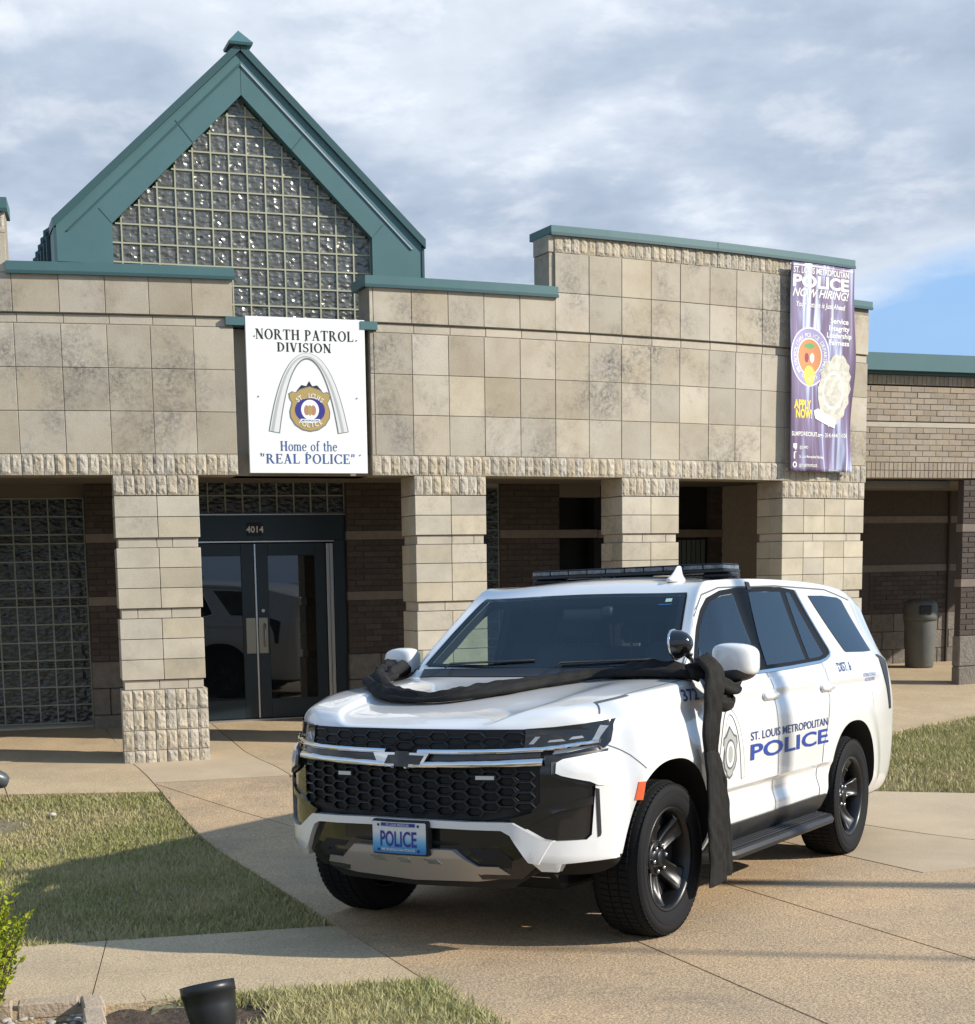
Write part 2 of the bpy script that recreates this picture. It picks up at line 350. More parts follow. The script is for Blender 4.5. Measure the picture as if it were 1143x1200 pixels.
def shrink(poly, g):
    """inset a convex polygon by g"""
    n = len(poly); ar = sum(poly[i][0] * poly[(i + 1) % n][1] - poly[(i + 1) % n][0] * poly[i][1] for i in range(n)); sg = 1 if ar > 0 else -1
    lines = []
    for i in range(n):
        a, b = Vector(poly[i][:2]), Vector(poly[(i + 1) % n][:2]); d = (b - a).normalized(); nn = Vector((-d.y, d.x)) * sg
        lines.append((a + nn * g, d))
    out = []
    for i in range(n):
        p, d = lines[i - 1]; q, e = lines[i]; den = d.x * e.y - d.y * e.x
        if abs(den) < 1e-6: out.append((q.x, q.y)); continue
        t = ((q.x - p.x) * e.y - (q.y - p.y) * e.x) / den; r = p + d * t; out.append((r.x, r.y))
    return out
def slab(name, poly, mt, parent, lift=0.0, gap=0.006, th=0.09, res=0.5):
    poly = shrink(poly, gap); bm = clip_cells(poly, res)
    for v in bm.verts: v.co.z = G(v.co.x, v.co.y) + lift
    top = bm.faces[:]
    r = bmesh.ops.extrude_face_region(bm, geom=top)
    for e in r['geom']:
        if isinstance(e, bmesh.types.BMVert): e.co.z += 0.0
    down = [v for v in bm.verts if v not in set(e for e in r['geom'] if isinstance(e, bmesh.types.BMVert))]
    for v in down: v.co.z -= th
    bmesh.ops.recalc_face_normals(bm, faces=bm.faces[:])
    return from_bm(bm, name, mt, parent)
# base under the slabs, seen only down the joints
bm = clip_cells([(AXf(1.9), 1.9) for AXf in [lambda y: -.06 - .3646 * (y - 6.72)]] + [(9, 1.9), (9, 11.7), (4.6, 12.6), (3.75, 12.8), (5.2, 21.5), (-3.0, 19.0), (-2.6, 13.8)], .5)
for v_ in bm.verts: v_.co.z = G(v_.co.x, v_.co.y) - .022
tag(from_bm(bm, 'slab_base', M['mortar2'], None), 'dark joint filler under the concrete slabs', None, kind='structure')
# driveway slabs
AX = lambda y: -.06 - .3646 * (y - 6.72)
dr = empty('driveway', 'tan exposed aggregate concrete driveway under the vehicle', None, kind='structure')
A = [(AX(y), y) for y in (2.0, 13.66)]
q5 = lambda t: (1.71 + t * (2.53 - 1.71), 9.35 + t * (6.89 - 9.35))
q6 = lambda t: (0.96 + t * (1.55 - .96), 7.65 + t * (5.84 - 7.65))
slab('concrete_slab', [(AX(2), 2), (2.8, 2), q6(1), q6(-1.6), (AX(13.66), 13.66)], M['concrete'], dr)
slab('concrete_slab', [(2.8, 2), (4.2, 2), q5(1), q5(-1.1), (0.1, 13.95), (AX(13.66), 13.66), q6(-1.6), q6(1)], M['concrete'], dr, gap=0.007)
slab('concrete_slab', [(4.2, 2), (9, 2), (9, 9.0), (3.55, 9.55), (3.08, 9.34), (2.53, 10.85), (1.0, 12.6), q5(-1.1), q5(1)], M['concrete'], dr, gap=0.007)
slab('pale_concrete_slab', [(3.08, 9.34), (3.55, 9.55), (9, 9.0), (9, 9.9), (3.9, 10.71), (3.34, 11.5), (2.2, 12.9), (1.6, 12.35), (2.53, 10.85)], M['concrete2'], dr, gap=0.014)
slab('pale_concrete_slab', [(3.34, 11.5), (3.9, 10.71), (9, 9.9), (9, 11.8), (4.6, 12.66), (3.75, 12.82), (2.2, 12.9)], M['concrete2'], dr)
# porch and walk
pw = empty('porch_paving', 'beige concrete paving in front of and under the entrance porch', None, kind='structure')
slab('porch_slab', [(-9, 13.32), (-2.47, 13.33), (-2.98, 14.72), (-3.25, 15.6), (-3.76, 17.12), (-4.2, 18.8), (-9, 17.6)], M['walk'], pw)
slab('porch_slab', [(-2.47, 13.33), (-2.58, 13.70), (-1.36, 13.93), (-2.0, 15.58), (-2.67, 17.71), (-3.0, 19.0), (-4.2, 18.8), (-3.76, 17.12), (-2.98, 14.72)], M['concrete2'], pw)
slab('porch_slab', [(-1.36, 13.93), (0.1, 13.95), (1.0, 12.6), (2.2, 12.9), (3.75, 12.84), (4.83, 16.02), (5.2, 21.5), (-3.0, 19.0), (-2.67, 17.71), (-2.0, 15.58)], M['walk'], pw)
slab('porch_slab', [(4.83, 16.02), (6.21, 17.16), (8.5, 18.9), (8.9, 24.5), (5.2, 23.0)], M['walk'], pw)
# sidewalk on the left
sw = empty('sidewalk', 'concrete sidewalk crossing the lawn at lower left', None, kind='structure')
yt = lambda x: 8.08 + .226 * (x + .58); yb = lambda x: 6.72 + .22 * (x + .06)
slab('sidewalk_slab', gap=.003, mt=M['walk'], parent=sw, poly=[(-1.54, yb(-1.54)), (AX(6.72), 6.72), (AX(8.08), 8.08), (-1.77, yt(-1.77))])
slab('sidewalk_slab', gap=.003, mt=M['walk'], parent=sw, poly=[(-2.9, yb(-2.9)), (-1.54, yb(-1.54)), (-1.77, yt(-1.77)), (-3.1, yt(-3.1))])
slab('sidewalk_slab', [(-4.3, yb(-4.3)), (-2.9, yb(-2.9)), (-3.1, yt(-3.1)), (-4.5, yt(-4.5))], M['walk'], sw)

# ------------------------------------------------------------------ grass
def pip(x, y, poly):
    c = np.zeros(len(x), bool); n = len(poly)
    for i in range(n):
        x1, y1 = poly[i]; x2, y2 = poly[(i + 1) % n]
        if y1 == y2: continue
        cond = ((y1 > y) != (y2 > y)) & (x < (x2 - x1) * (y - y1) / (y2 - y1) + x1); c ^= cond
    return c
Gv = np.vectorize(G)
def lawn(name, poly, n, mt, label, hmin=0.03, hmax=0.07, seed=1, wid=0.0045, bare=None, soil=True):
    r = np.random.default_rng(seed)
    x0, x1 = min(p[0] for p in poly), max(p[0] for p in poly); y0, y1 = min(p[1] for p in poly), max(p[1] for p in poly)
    x = r.uniform(x0, x1, n * 2); y = r.uniform(y0, y1, n * 2); k = pip(x, y, poly)
    dens = 0.55 + 0.45 * np.sin(x * 3.1 + 1.7 * np.sin(y * 2.3)) * np.sin(y * 2.7 + x)
    k &= r.uniform(0, 1, n * 2) < np.clip(0.35 + dens, 0, 1)
    if bare: 
        for bx, by, br in bare: k &= ((x - bx) ** 2 + (y - by) ** 2 > br * br * r.uniform(0.5, 1.3, n * 2))
    x, y = x[k][:n], y[k][:n]; m = len(x); z = Gv(x, y) - 0.03
    h = r.uniform(hmin, hmax, m) * (0.75 + 0.5 * r.random(m)); a = r.uniform(0, 2 * np.pi, m); w = wid * r.uniform(0.6, 1.4, m)
    la = r.uniform(0, 2 * np.pi, m); ln = h * r.uniform(0.1, 0.9, m)
    V = np.zeros((m, 5, 3)); ca, sa = np.cos(a) * w, np.sin(a) * w
    V[:, 0] = np.c_[x - ca, y - sa, z]; V[:, 1] = np.c_[x + ca, y + sa, z]
    mx_, my_ = x + np.cos(la) * ln * .35, y + np.sin(la) * ln * .35
    V[:, 2] = np.c_[mx_ + ca * .7, my_ + sa * .7, z + h * .6]; V[:, 3] = np.c_[mx_ - ca * .7, my_ - sa * .7, z + h * .6]
    V[:, 4] = np.c_[x + np.cos(la) * ln, y + np.sin(la) * ln, z + h]
    me = bpy.data.meshes.new(name); me.vertices.add(m * 5); me.vertices.foreach_set('co', V.reshape(-1))
    base = np.arange(m) * 5
    quad = np.stack([base, base + 1, base + 2, base + 3], 1); tri = np.stack([base + 3, base + 2, base + 4], 1)
    loops = np.concatenate([quad.reshape(-1), tri.reshape(-1)]); me.loops.add(len(loops)); me.loops.foreach_set('vertex_index', loops)
    me.polygons.add(2 * m); st = np.concatenate([np.arange(m) * 4, 4 * m + np.arange(m) * 3]); me.polygons.foreach_set('loop_start', st)
    me.materials.append(mt); me.update(calc_edges=True); me.validate()
    o = add(name, me); tag(o, label, 'grass', kind='stuff')
    if soil:
        bm = clip_cells(shrink(poly, .03), 0.25)
        for v in bm.verts: v.co.z = G(v.co.x, v.co.y) - 0.028 + 0.012 * math.sin(v.co.x * 9) * math.sin(v.co.y * 7)
        s = from_bm(bm, 'lawn_soil', M['soilgrass'], None, True); tag(s, 'patchy soil under ' + label, None, kind='structure')
g1 = [(AX(8.10) + .02, yt(-.6) - .025), (AX(13.3) + .02, 13.34), (-8, 13.34), (-8, yt(-8) - .025)]
lawn('lawn_grass', g1, 150000, M['grassA'], 'half green half dried lawn left of the driveway', 0.024, 0.05, 1, 0.005, bare=[(-3.75, 12.2, .38)])
g2 = [(-1.30, yb(-1.30) + .03), (-1.2, 5.0), (AX(5.0) + .03, 5.0), (AX(6.70) + .03, 6.74)]
lawn('strip_grass', g2, 30000, M['grassB'], 'dry yellow green grass strip at the bottom edge beside the driveway', 0.03, 0.075, 2, 0.004, bare=[(-1.25, 6.2, .35), (-.95, 6.15, .3)])
g3 = [(3.80, 12.86), (4.6, 12.70), (9, 11.85), (9, 19.2), (6.24, 17.12), (4.88, 16.0)]
lawn('side_lawn_grass', g3, 60000, M['grassA'], 'sunlit dry green lawn behind the rear of the vehicle at right', 0.03, 0.07, 3, 0.006)

# ------------------------------------------------------------------ main facade on its arc
ACX, ACY, AR = -9.0789, 39.1343, 25.0272
def AM(s, off=0.0, z=0.0):
    th = s / AR; t = Vector((math.cos(th), math.sin(th), 0)); n = Vector((-math.sin(th), math.cos(th), 0))
    p = Vector((ACX + (AR + off) * math.sin(th), ACY - (AR + off) * math.cos(th), 0))
    m_ = Matrix.Identity(4)
    for i in range(3): m_[i][0] = t[i]; m_[i][1] = n[i]
    m_[0][3], m_[1][3], m_[2][3] = p.x, p.y, z
    return m_
def arcbox(name, s0, s1, o0, o1, z0, z1, mt, parent, step=0.4, bev=0.0):
    """solid following the arc, from offset o0 (front) to o1 (back, smaller)"""
    n = max(1, int(math.ceil((s1 - s0) / step))); v = []; f = []
    for i in range(n + 1):
        s = s0 + (s1 - s0) * i / n; th = s / AR
        for o_ in (o0, o1):
            r = AR + o_
            for z in (z0, z1): v.append((ACX + r * math.sin(th), ACY - r * math.cos(th), z))
    for i in range(n):
        b = i * 4; c = b + 4
        f += [(b, c, c + 1, b + 1), (b + 2, b + 3, c + 3, c + 2), (b + 1, c + 1, c + 3, b + 3), (b, b + 2, c + 2, c)]
    f += [(0, 1, 3, 2), (n * 4, n * 4 + 2, n * 4 + 3, n * 4 + 1)]
    return add(name, mesh_of(name, v, f, mt), parent)
st = empty('police_station', 'tan limestone police station front with teal copings, glass block gable and pillared porch', 'building')
J = 0.0028
def tile(s0, s1, z0, z1, mt, name='stone_panel', off=0.0, d=0.05, bev=0.003):
    w = s1 - s0; o_ = off + rng.uniform(-.0015, .0015)
    sm = (s0 + s1) / 2; m_ = AM(sm, o_, z0 + J) @ Matrix.Translation((-w / 2 + J, 0, 0))
    block(name, w - 2 * J, d, z1 - z0 - 2 * J, mt, st, m_, bev)
_sp = []
def split_mesh():
    for k in range(10):
        nx, nz = 4, 6; v = []; f = []
        for j in range(nz + 1):
            for i in range(nx + 1):
                e = (i in (0, nx)) or (j in (0, nz)); v.append((i / nx, 0.0 if e else -rng.uniform(0.003, 0.016), j / nz))
        for j in range(nz):
            for i in range(nx):
                a = j * (nx + 1) + i; q = (a, a + 1, a + nx + 2, a + nx + 1)
                f += [(q[0], q[1], q[2]), (q[0], q[2], q[3])] if rng.random() < .5 else [(q[0], q[1], q[3]), (q[1], q[2], q[3])]
        b = len(v); v += [(0, .12, 0), (1, .12, 0), (1, .12, 1), (0, .12, 1)]
        c = [0, nx, (nx + 1) * (nz + 1) - 1, nz * (nx + 1)]
        f += [(c[0], b, b + 1, c[1]), (c[1], b + 1, b + 2, c[2]), (c[2], b + 2, b + 3, c[3]), (c[3], b + 3, b, c[0]), (b, b + 3, b + 2, b + 1)]
        _sp.append(mesh_of('split_block', v, f, M['split']))
split_mesh()
def split(s0, s1, z0, z1, n, off=0.0, name='split_block'):
    for i in range(n):
        a = s0 + (s1 - s0) * i / n; w = (s1 - s0) / n
        m_ = AM(a + w / 2, off + rng.uniform(-.004, .004), z0 + J) @ Matrix.Translation((-w / 2 + J, 0, 0)) @ Matrix.Diagonal((w - 2 * J, 1, z1 - z0 - 2 * J, 1))
        add(name, rng.choice(_sp), st, m_)
LC = [3.55, 3.97, 4.38, 4.79, 5.200, 5.631, 6.059, 6.471, 6.883, 7.279]
RC = [8.66, 8.704, 9.115, 9.516, 9.919, 10.335, 10.756, 11.172, 11.585, 11.970, 12.363, 12.775, 13.164, 13.554, 13.939, 14.33, 14.70, 15.013]
RC2 = RC[1:]
zt = [3.024, 3.43, 3.835, 4.24]
# backing
for s0_, s1_, top_ in ((3.4, 7.275, 4.70), (8.664, 10.757, 4.69), (10.757, 15.01, 5.32), (15.012, 15.340, 4.88)):
    arcbox('mortar_backing', s0_, s1_, -.006, -.35, 2.823, 4.243, M['mortar'], st)
    arcbox('mortar_backing', s0_, s1_, -.028, -.35, 4.2431, 4.337, M['mortar'], st)
    arcbox('mortar_backing', s0_, s1_, -.003, -.35, 4.3371, top_, M['mortar'], st)
arcbox('mortar_backing', 3.4, 5.172, -.006, -.35, 4.701, 5.27, M['mortar'], st)
for cols in (LC, RC2):
    for i in range(len(cols) - 1):
        for j in range(3): tile(cols[i], cols[i + 1], zt[j], zt[j + 1], M['stone'])
        tile(cols[i] + .03, cols[i + 1] + .03 if i < len(cols) - 2 else cols[i + 1], 4.245, 4.335, M['strip'], 'stone_strip', -.02)
        if cols is LC: tile(cols[i], cols[i + 1], 4.34, 4.70, M['stone'], off=.006)
        elif cols[i + 1] <= 10.757: tile(cols[i], cols[i + 1], 4.34, 4.69, M['stone'], off=.006)
        else:
            tile(cols[i], cols[i + 1], 4.34, 4.735, M['stone'], off=.006); tile(cols[i], cols[i + 1], 4.735, 5.14, M['stone'], off=.006)
for j in range(3):
    tile(8.664, 8.704, zt[j], zt[j + 1], M['stone']); tile(15.013, 15.344, zt[j], zt[j + 1], M['stone'])
tile(8.664, 8.704, 4.34, 4.69, M['stone'], off=.006)
tile(15.013, 15.344, 4.245, 4.335, M['strip'], 'stone_strip', -.02); tile(15.013, 15.344, 4.34, 4.80, M['stone'], off=.004)
tile(3.55, 3.97, 4.70, 5.06, M['stone']); tile(3.97, 4.38, 4.70, 5.06, M['stone']); tile(4.38, 4.79, 4.70, 5.06, M['stone']); tile(4.79, 5.172, 4.70, 5.06, M['stone'])
split(3.55, 5.172, 5.06, 5.25, 16)
split(3.55, 7.279, 2.823, 3.024, 36); split(8.664, 15.344, 2.823, 3.024, 66)
split(10.756, 15.013, 5.145, 5.325, 42)
# copings
def coping(s0, s1, z0, z1, name='coping', front=.034, back=-.45, ml=None):
    bm_o = arcbox(name, s0, s1, front, back, z0, z1, M['teal'], st)
    arcbox('coping_edge', s0 - .002, s1 + .002, front + .008, front - .02, z0 - .018, z0 + .012, M['tealdark'], st); return bm_o
coping(5.16, 7.30, 4.705, 4.80); coping(8.62, 10.78, 4.695, 4.79); coping(10.70, 12.86, 5.33, 5.41); coping(12.866, 15.04, 5.33, 5.41)
coping(14.9, 15.37, 4.885, 4.96, back=-.4); coping(3.4, 5.20, 5.26, 5.37)
# raised part's left return
arcbox('return_wall', 10.70, 10.756, -.02, -.35, 4.79, 5.145, M['stone'], st); arcbox('split_return', 10.69, 10.756, -.01, -.35, 5.15, 5.32, M['split'], st)
# recessed bay behind the sign
arcbox('bay_wall', 7.279, 8.664, -.16, -.5, 2.823, 4.25, M['stone'], st, 0.35)
arcbox('bay_lintel', 7.279, 8.664, -.10, -.5, 2.823, 3.03, M['mortar'], st, 0.35)
arcbox('sill_flashing', 7.20, 7.42, .03, -.5, 4.262, 4.34, M['teal'], st, 0.35); arcbox('sill_flashing', 7.421, 8.559, -.07, -.5, 4.262, 4.34, M['teal'], st, 0.35); arcbox('sill_flashing', 8.56, 8.74, .03, -.5, 4.262, 4.34, M['teal'], st, 0.35)
# pillars
PD = 0.42
def pillar(s0, s1, ncol, nspl, label=None):
    mid = (s0 + s1) / 2
    arcbox('pillar_core', s0 + .026, s1 - .026, -.04, -PD + .012, -.15, 2.822, M['mortar'], st, 1.0)
    split(s0, s1, 2.626, 2.822, nspl)
    arcbox('pillar_cap_side', s0 + .003, s1 - .003, -.12, -PD, 2.628, 2.820, M['split'], st, 1.0)
    def course(z0, z1, off, ins):
        w = (s1 - s0 - 2 * ins) / ncol
        for i in range(ncol):
            tile(s0 + ins + i * w, s0 + ins + (i + 1) * w, z0, z1, M['stone2'], 'stone_block', off, PD * .5 - J)
            if i in (0, ncol - 1): 
                a = s0 + ins + i * w
                block('stone_block', w - 2 * J, PD * .5 + off - J, z1 - z0 - 2 * J, M['stone2'], st, AM(a + w / 2, off - PD * .5, z0 + J) @ Matrix.Translation((-w / 2 + J, 0, 0)), .004)
    for z0, z1, n in ((2.216, 2.622, 2), (1.528, 2.12, 3), (.822, 1.428, 3)):
        for k in range(n): course(z0 + (z1 - z0) * k / n, z0 + (z1 - z0) * (k + 1) / n, 0.0, 0.0)
    for z0, z1 in ((2.12, 2.216), (1.428, 1.528), (.725, .822)):
        c = [s0 + .022, s0 + .022 + (s1 - s0) * rng.uniform(.12, .5), s0 + (s1 - s0) * rng.uniform(.6, .88), s1 - .022]
        for k in range(3): tile(c[k], c[k + 1], z0, z1, M['strip'], 'stone_strip', -.022, PD - .05)
    for k in range(4):
        z0 = -.08 + k * .2013; split(s0 - .012, s1 + .012, z0, z0 + .2013, nspl, .012)
    arcbox('pillar_foot_side', s0 - .008, s1 + .008, -.10, -PD, -.12, .722, M['split'], st, 1.0)
pillar(6.054, 6.880, 2, 8); pillar(9.114, 9.919, 2, 8); pillar(11.588, 12.362, 2, 8); pillar(13.909, 15.323, 4, 14)

# ------------------------------------------------------------------ porch walls
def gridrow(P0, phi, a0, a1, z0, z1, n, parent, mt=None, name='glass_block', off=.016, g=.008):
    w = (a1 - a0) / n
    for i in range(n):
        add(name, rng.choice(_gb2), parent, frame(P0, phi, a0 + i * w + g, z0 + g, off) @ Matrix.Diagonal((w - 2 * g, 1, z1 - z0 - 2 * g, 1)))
_gb = []; _gb2 = []
def gb_meshes():
    for k in range(8):
        n = 4; v = []; f = []
        for j in range(n + 1):
            for i in range(n + 1):
                e = i in (0, n) or j in (0, n); v.append((i / n + (0 if e else rng.uniform(-.05, .05)), 0 if e else rng.uniform(-.007, .006), j / n + (0 if e else rng.uniform(-.05, .05))))
        for j in range(n):
            for i in range(n):
                a = j * (n + 1) + i; q = (a, a + 1, a + n + 2, a + n + 1)
                f += [(q[0], q[1], q[3]), (q[1], q[2], q[3])] if (i + j + k) % 2 else [(q[0], q[1], q[2]), (q[0], q[2], q[3])]
        b = len(v); v += [(0, .06, 0), (1, .06, 0), (1, .06, 1), (0, .06, 1)]; c = [0, n, (n + 1) ** 2 - 1, n * (n + 1)]
        f += [(c[0], b, b + 1, c[1]), (c[1], b + 1, b + 2, c[2]), (c[2], b + 2, b + 3, c[3]), (c[3], b + 3, b, c[0])]
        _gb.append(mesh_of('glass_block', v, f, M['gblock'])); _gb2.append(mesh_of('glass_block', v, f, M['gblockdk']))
gb_meshes()
BANDS = [(.80, .90), (1.52, 1.62), (2.235, 2.335)]
def wbox(name, P0, phi, a0, a1, z0, z1, off, d, mt, parent=st, bev=0.0):
    bm = bmesh.new(); box_bm(bm, a0, a1, -off, d, z0, z1, bev); return from_bm(bm, name, mt, parent, False, frame(P0, phi))
def bricks(P0, phi, a0, a1, z0, z1, parent, mt, mort, off=0.0, bw=.203, bh=.0677, cap=10 ** 9, name='brick'):
    wbox('brick_backing', P0, phi, a0, a1, z0, z1, off - .008, .12, mort, parent)
    nr = max(1, round((z1 - z0) / bh)); h = (z1 - z0) / nr; cnt = 0; extra = None
    for r in range(nr):
        x = a0 - (bw / 2 if r % 2 else 0)
        while x < a1 - .01:
            xa, xb = max(x, a0), min(x + bw, a1); x += bw
            if xb - xa < .03: continue
            m_ = frame(P0, phi, xa + .004, z0 + r * h + .004, off + rng.uniform(-.002, .003))
            block(name, round(xb - xa - .008, 2), .06, round(h - .008, 4), mt, parent, m_, .003); cnt += 1
    return cnt
# left glass block wall
L0, LP = (-4.566, 17.4), math.radians(12)
wbox('glass_wall_grout', L0, LP, -2.0, .60, .12, 2.90, -.004, .1, M['gjointdk'])
zz = .17
rows = [(.17, .38), (.38, .59), (.59, .80), (.80, .90), (.90, 1.107), (1.107, 1.313), (1.313, 1.52), (1.52, 1.62), (1.62, 1.825), (1.825, 2.03), (2.03, 2.235), (2.235, 2.335), (2.335, 2.54), (2.54, 2.745)]
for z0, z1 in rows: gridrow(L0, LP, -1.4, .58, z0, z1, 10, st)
wbox('wall_sill', L0, LP, -2.0, .60, -.05, .125, .03, .1, M['strip'])
wbox('wall_head', L0, LP, -2.0, .60, 2.75, 2.96, .02, .1, M['ceiling'])
# brick pier left of the first pillar
def pier(P0, phi, a0, a1, off, mt=M['brick'], base=.88, ztop=2.96):
    z = base
    segs = [(base, 1.52), (1.62, 2.235), (2.335, ztop)]
    for z0, z1 in segs: bricks(P0, phi, a0, a1, z0, z1, st, mt, M['dmortar'], off)
    for z0, z1 in BANDS[1:]: wbox('stone_band', P0, phi, a0 - .005, a1, z0, z1, off + .006, .12, M['band'])
    zb = -.05; n = 3; h = (base - zb) / n
    for k in range(n):
        x = a0 - .01
        while x < a1 - .05:
            w = min(.4, a1 + .005 - x); w = w if k % 2 == 0 or x > a0 else w / 2
            block('base_block', w - .008, .3, h - .008, M['baseblk'], st, frame(P0, phi, x + .004, zb + k * h + .004, off + .02 + rng.uniform(-.004, .004)), .01); x += w
    wbox('pier_core', P0, phi, a0 + .01, a1 - .01, -.05, ztop, off - .02, .3, M['dmortar'])
pier(L0, LP, .60, 1.15, .22)
# door bay
D0, DP = (-1.9314, 17.85), math.radians(18.9)
door = empty('entrance_doors', 'dark slate double entrance doors with number 4014 above, between the first two pillars', 'door')
zf = .135
def dbox(name, a0, a1, z0, z1, off, d, mt, parent=door, bev=0.004): return wbox(name, D0, DP, a0, a1, z0, z1, off, d, mt, parent, bev)
dbox('door_frame', -1.20, .94, 2.235, 2.53, .05, .08, M['door'])
dbox('door_jamb', .79, .94, zf, 2.235, .05, .08, M['door']); dbox('door_jamb', -1.2, -1.06, zf, 2.235, .05, .08, M['door'])
dbox('head_strip', -1.20, .80, 2.215, 2.235, .056, .02, M['silver']); dbox('frame_strip', -1.2, .945, 2.53, 2.545, .06, .05, M['silver'])
dbox('hinge_strip', .70, .735, zf, 2.2, .05, .02, M['silver']); dbox('hinge_strip', .742, .785, zf, 2.2, .045, .02, M['silver'])
dbox('meeting_strip', -.17, -.148, zf + .02, 2.2, .03, .02, M['silver'])
dbox('threshold', -1.1, .79, zf - .10, zf + .012, .06, .1, M['silver'])
def leaf_door(a0, a1, g0, g1):
    lf = None
    bm = bmesh.new()
    for q in ((a0, g0, .155, 2.205), (g1, a1, .155, 2.205), (g0, g1, .155, .378), (g0, g1, 2.06, 2.205)): box_bm(bm, q[0], q[1], -.02, .03, q[2], q[3], .003)
    lf = from_bm(bm, 'door_leaf', M['door'], door, False, frame(D0, DP))
    bm = bmesh.new(); box_bm(bm, g0 - .005, g1 + .005, -.004, .006, .373, 2.065); from_bm(bm, 'glass_pane', M['glassdark'], lf)
    return lf
l1 = leaf_door(-1.06, -.172, -.96, -.325); l2 = leaf_door(-.145, .695, -.005, .565)
bm = bmesh.new(); box_bm(bm, -.29, -.175, -.03, -.018, .92, 1.34, .003); from_bm(bm, 'pull_plate', M['bronze'], l1)
bm = bmesh.new(); box_bm(bm, -.14, -.03, -.03, -.018, .92, 1.34, .003); from_bm(bm, 'pull_plate', M['bronze'], l2)
bm = bmesh.new(); tube(bm, [(-.07, -.025, 1.0), (-.07, -.07, 1.02), (-.07, -.075, 1.25), (-.07, -.025, 1.27)], .009, 8); from_bm(bm, 'pull_handle', M['steel'], l2, True)
bm = bmesh.new(); lathe(bm, [(.02, -.03), (.02, -.018)], 12, 'Y'); bmesh.ops.translate(bm, verts=bm.verts, vec=(-.08, 0, 1.42)); from_bm(bm, 'lock_cylinder', M['steel'], l2)
dbox('number_plate', -.25, -.06, 2.29, 2.44, .062, -.05, M['black'])
# glass blocks over the doors, wall beyond
wbox('transom_grout', D0, DP, -1.4, .95, 2.545, 2.97, -.004, .1, M['gjointdk'])
for z0 in (2.55, 2.755): gridrow(D0, DP, -1.3, .94, z0, z0 + .205, 11, st)
wbox('left_bay_wall', D0, DP, -1.45, -1.2, -.1, 2.97, .02, .1, M['dmortar'])
pier(D0, DP, .945, 1.95, .10)
# wall behind second opening
T2, TP = (.55, 18.7), math.radians(24)
wbox('inner_glass_grout', T2, TP, -.6, .32, -.1, 2.96, -.004, .1, M['gjointdk'])
for z0, z1 in rows: gridrow(T2, TP, -.52, .30, z0 + .1, z1 + .1, 4, st)
for z0, z1 in ((.88, 1.52), (1.62, 2.235), (2.335, 2.96)): bricks(T2, TP, .32, 1.16, z0, z1, st, M['brick'], M['dmortar'], .02)
for z0, z1 in BANDS: wbox('stone_band', T2, TP, .32, 1.7, z0, z1, .03, .1, M['band'])
wbox('inner_base', T2, TP, .32, 1.16, -.1, .80, .03, .1, M['baseblk'])
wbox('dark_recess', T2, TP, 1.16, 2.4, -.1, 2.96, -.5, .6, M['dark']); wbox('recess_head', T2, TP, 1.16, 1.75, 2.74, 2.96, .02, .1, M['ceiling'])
T3, T3P = (3.0, 20.0), math.radians(29)
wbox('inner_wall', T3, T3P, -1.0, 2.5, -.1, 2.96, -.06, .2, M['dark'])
win = wbox('porch_window', T3, T3P, .22, .82, .9, 2.235, -.03, .06, M['glassdark'])
for k in range(7): wbox('curtain', T3, T3P, .24 + k * .08, .30 + k * .08, .92, 2.2, -.02 , .04, M['curtain'])
for z0, z1 in ((.88, 1.52), (1.62, 2.235), (2.335, 2.96)): bricks(T3, T3P, .84, 1.6, z0, z1, st, M['brick'], M['dmortar'], .02)
for z0, z1 in BANDS[1:]: wbox('stone_band', T3, T3P, -1.0, 1.6, z0, z1, .03, .1, M['band'])
# porch ceiling; unseen flat roof and building mass added to block light leaks
arcbox('porch_ceiling', 3.0, 15.3, -.36, -3.9, 2.90, 2.98, M['ceiling'], st)
arcbox('flat_roof', 3.0, 15.34, -.52, -14.0, 4.14, 4.22, M['ceiling'], st, 1.0)
arcbox('side_wall', 15.24, 15.34, -.43, -14.0, -.1, 4.14, M['brick2'], st); arcbox('side_wall', 3.0, 3.1, -.36, -14.0, -.1, 4.14, M['brick2'], st)
wbox('light_block_mass', D0, DP, -5, 6, -.1, 4.13, -1.4, 1.6, M['dark'])
# ------------------------------------------------------------------ gable
GP0, GP = (-1.3618, 16.6), math.radians(18.9); AC = -.568
gt = lambda name, poly, y0, y1, mt, par=st: (lambda bm: (prism(bm, poly, y0, y1), from_bm(bm, name, mt, par, False, frame(GP0, GP)))[1])(bmesh.new())
hw_o, hw_i = 1.975, 1.385
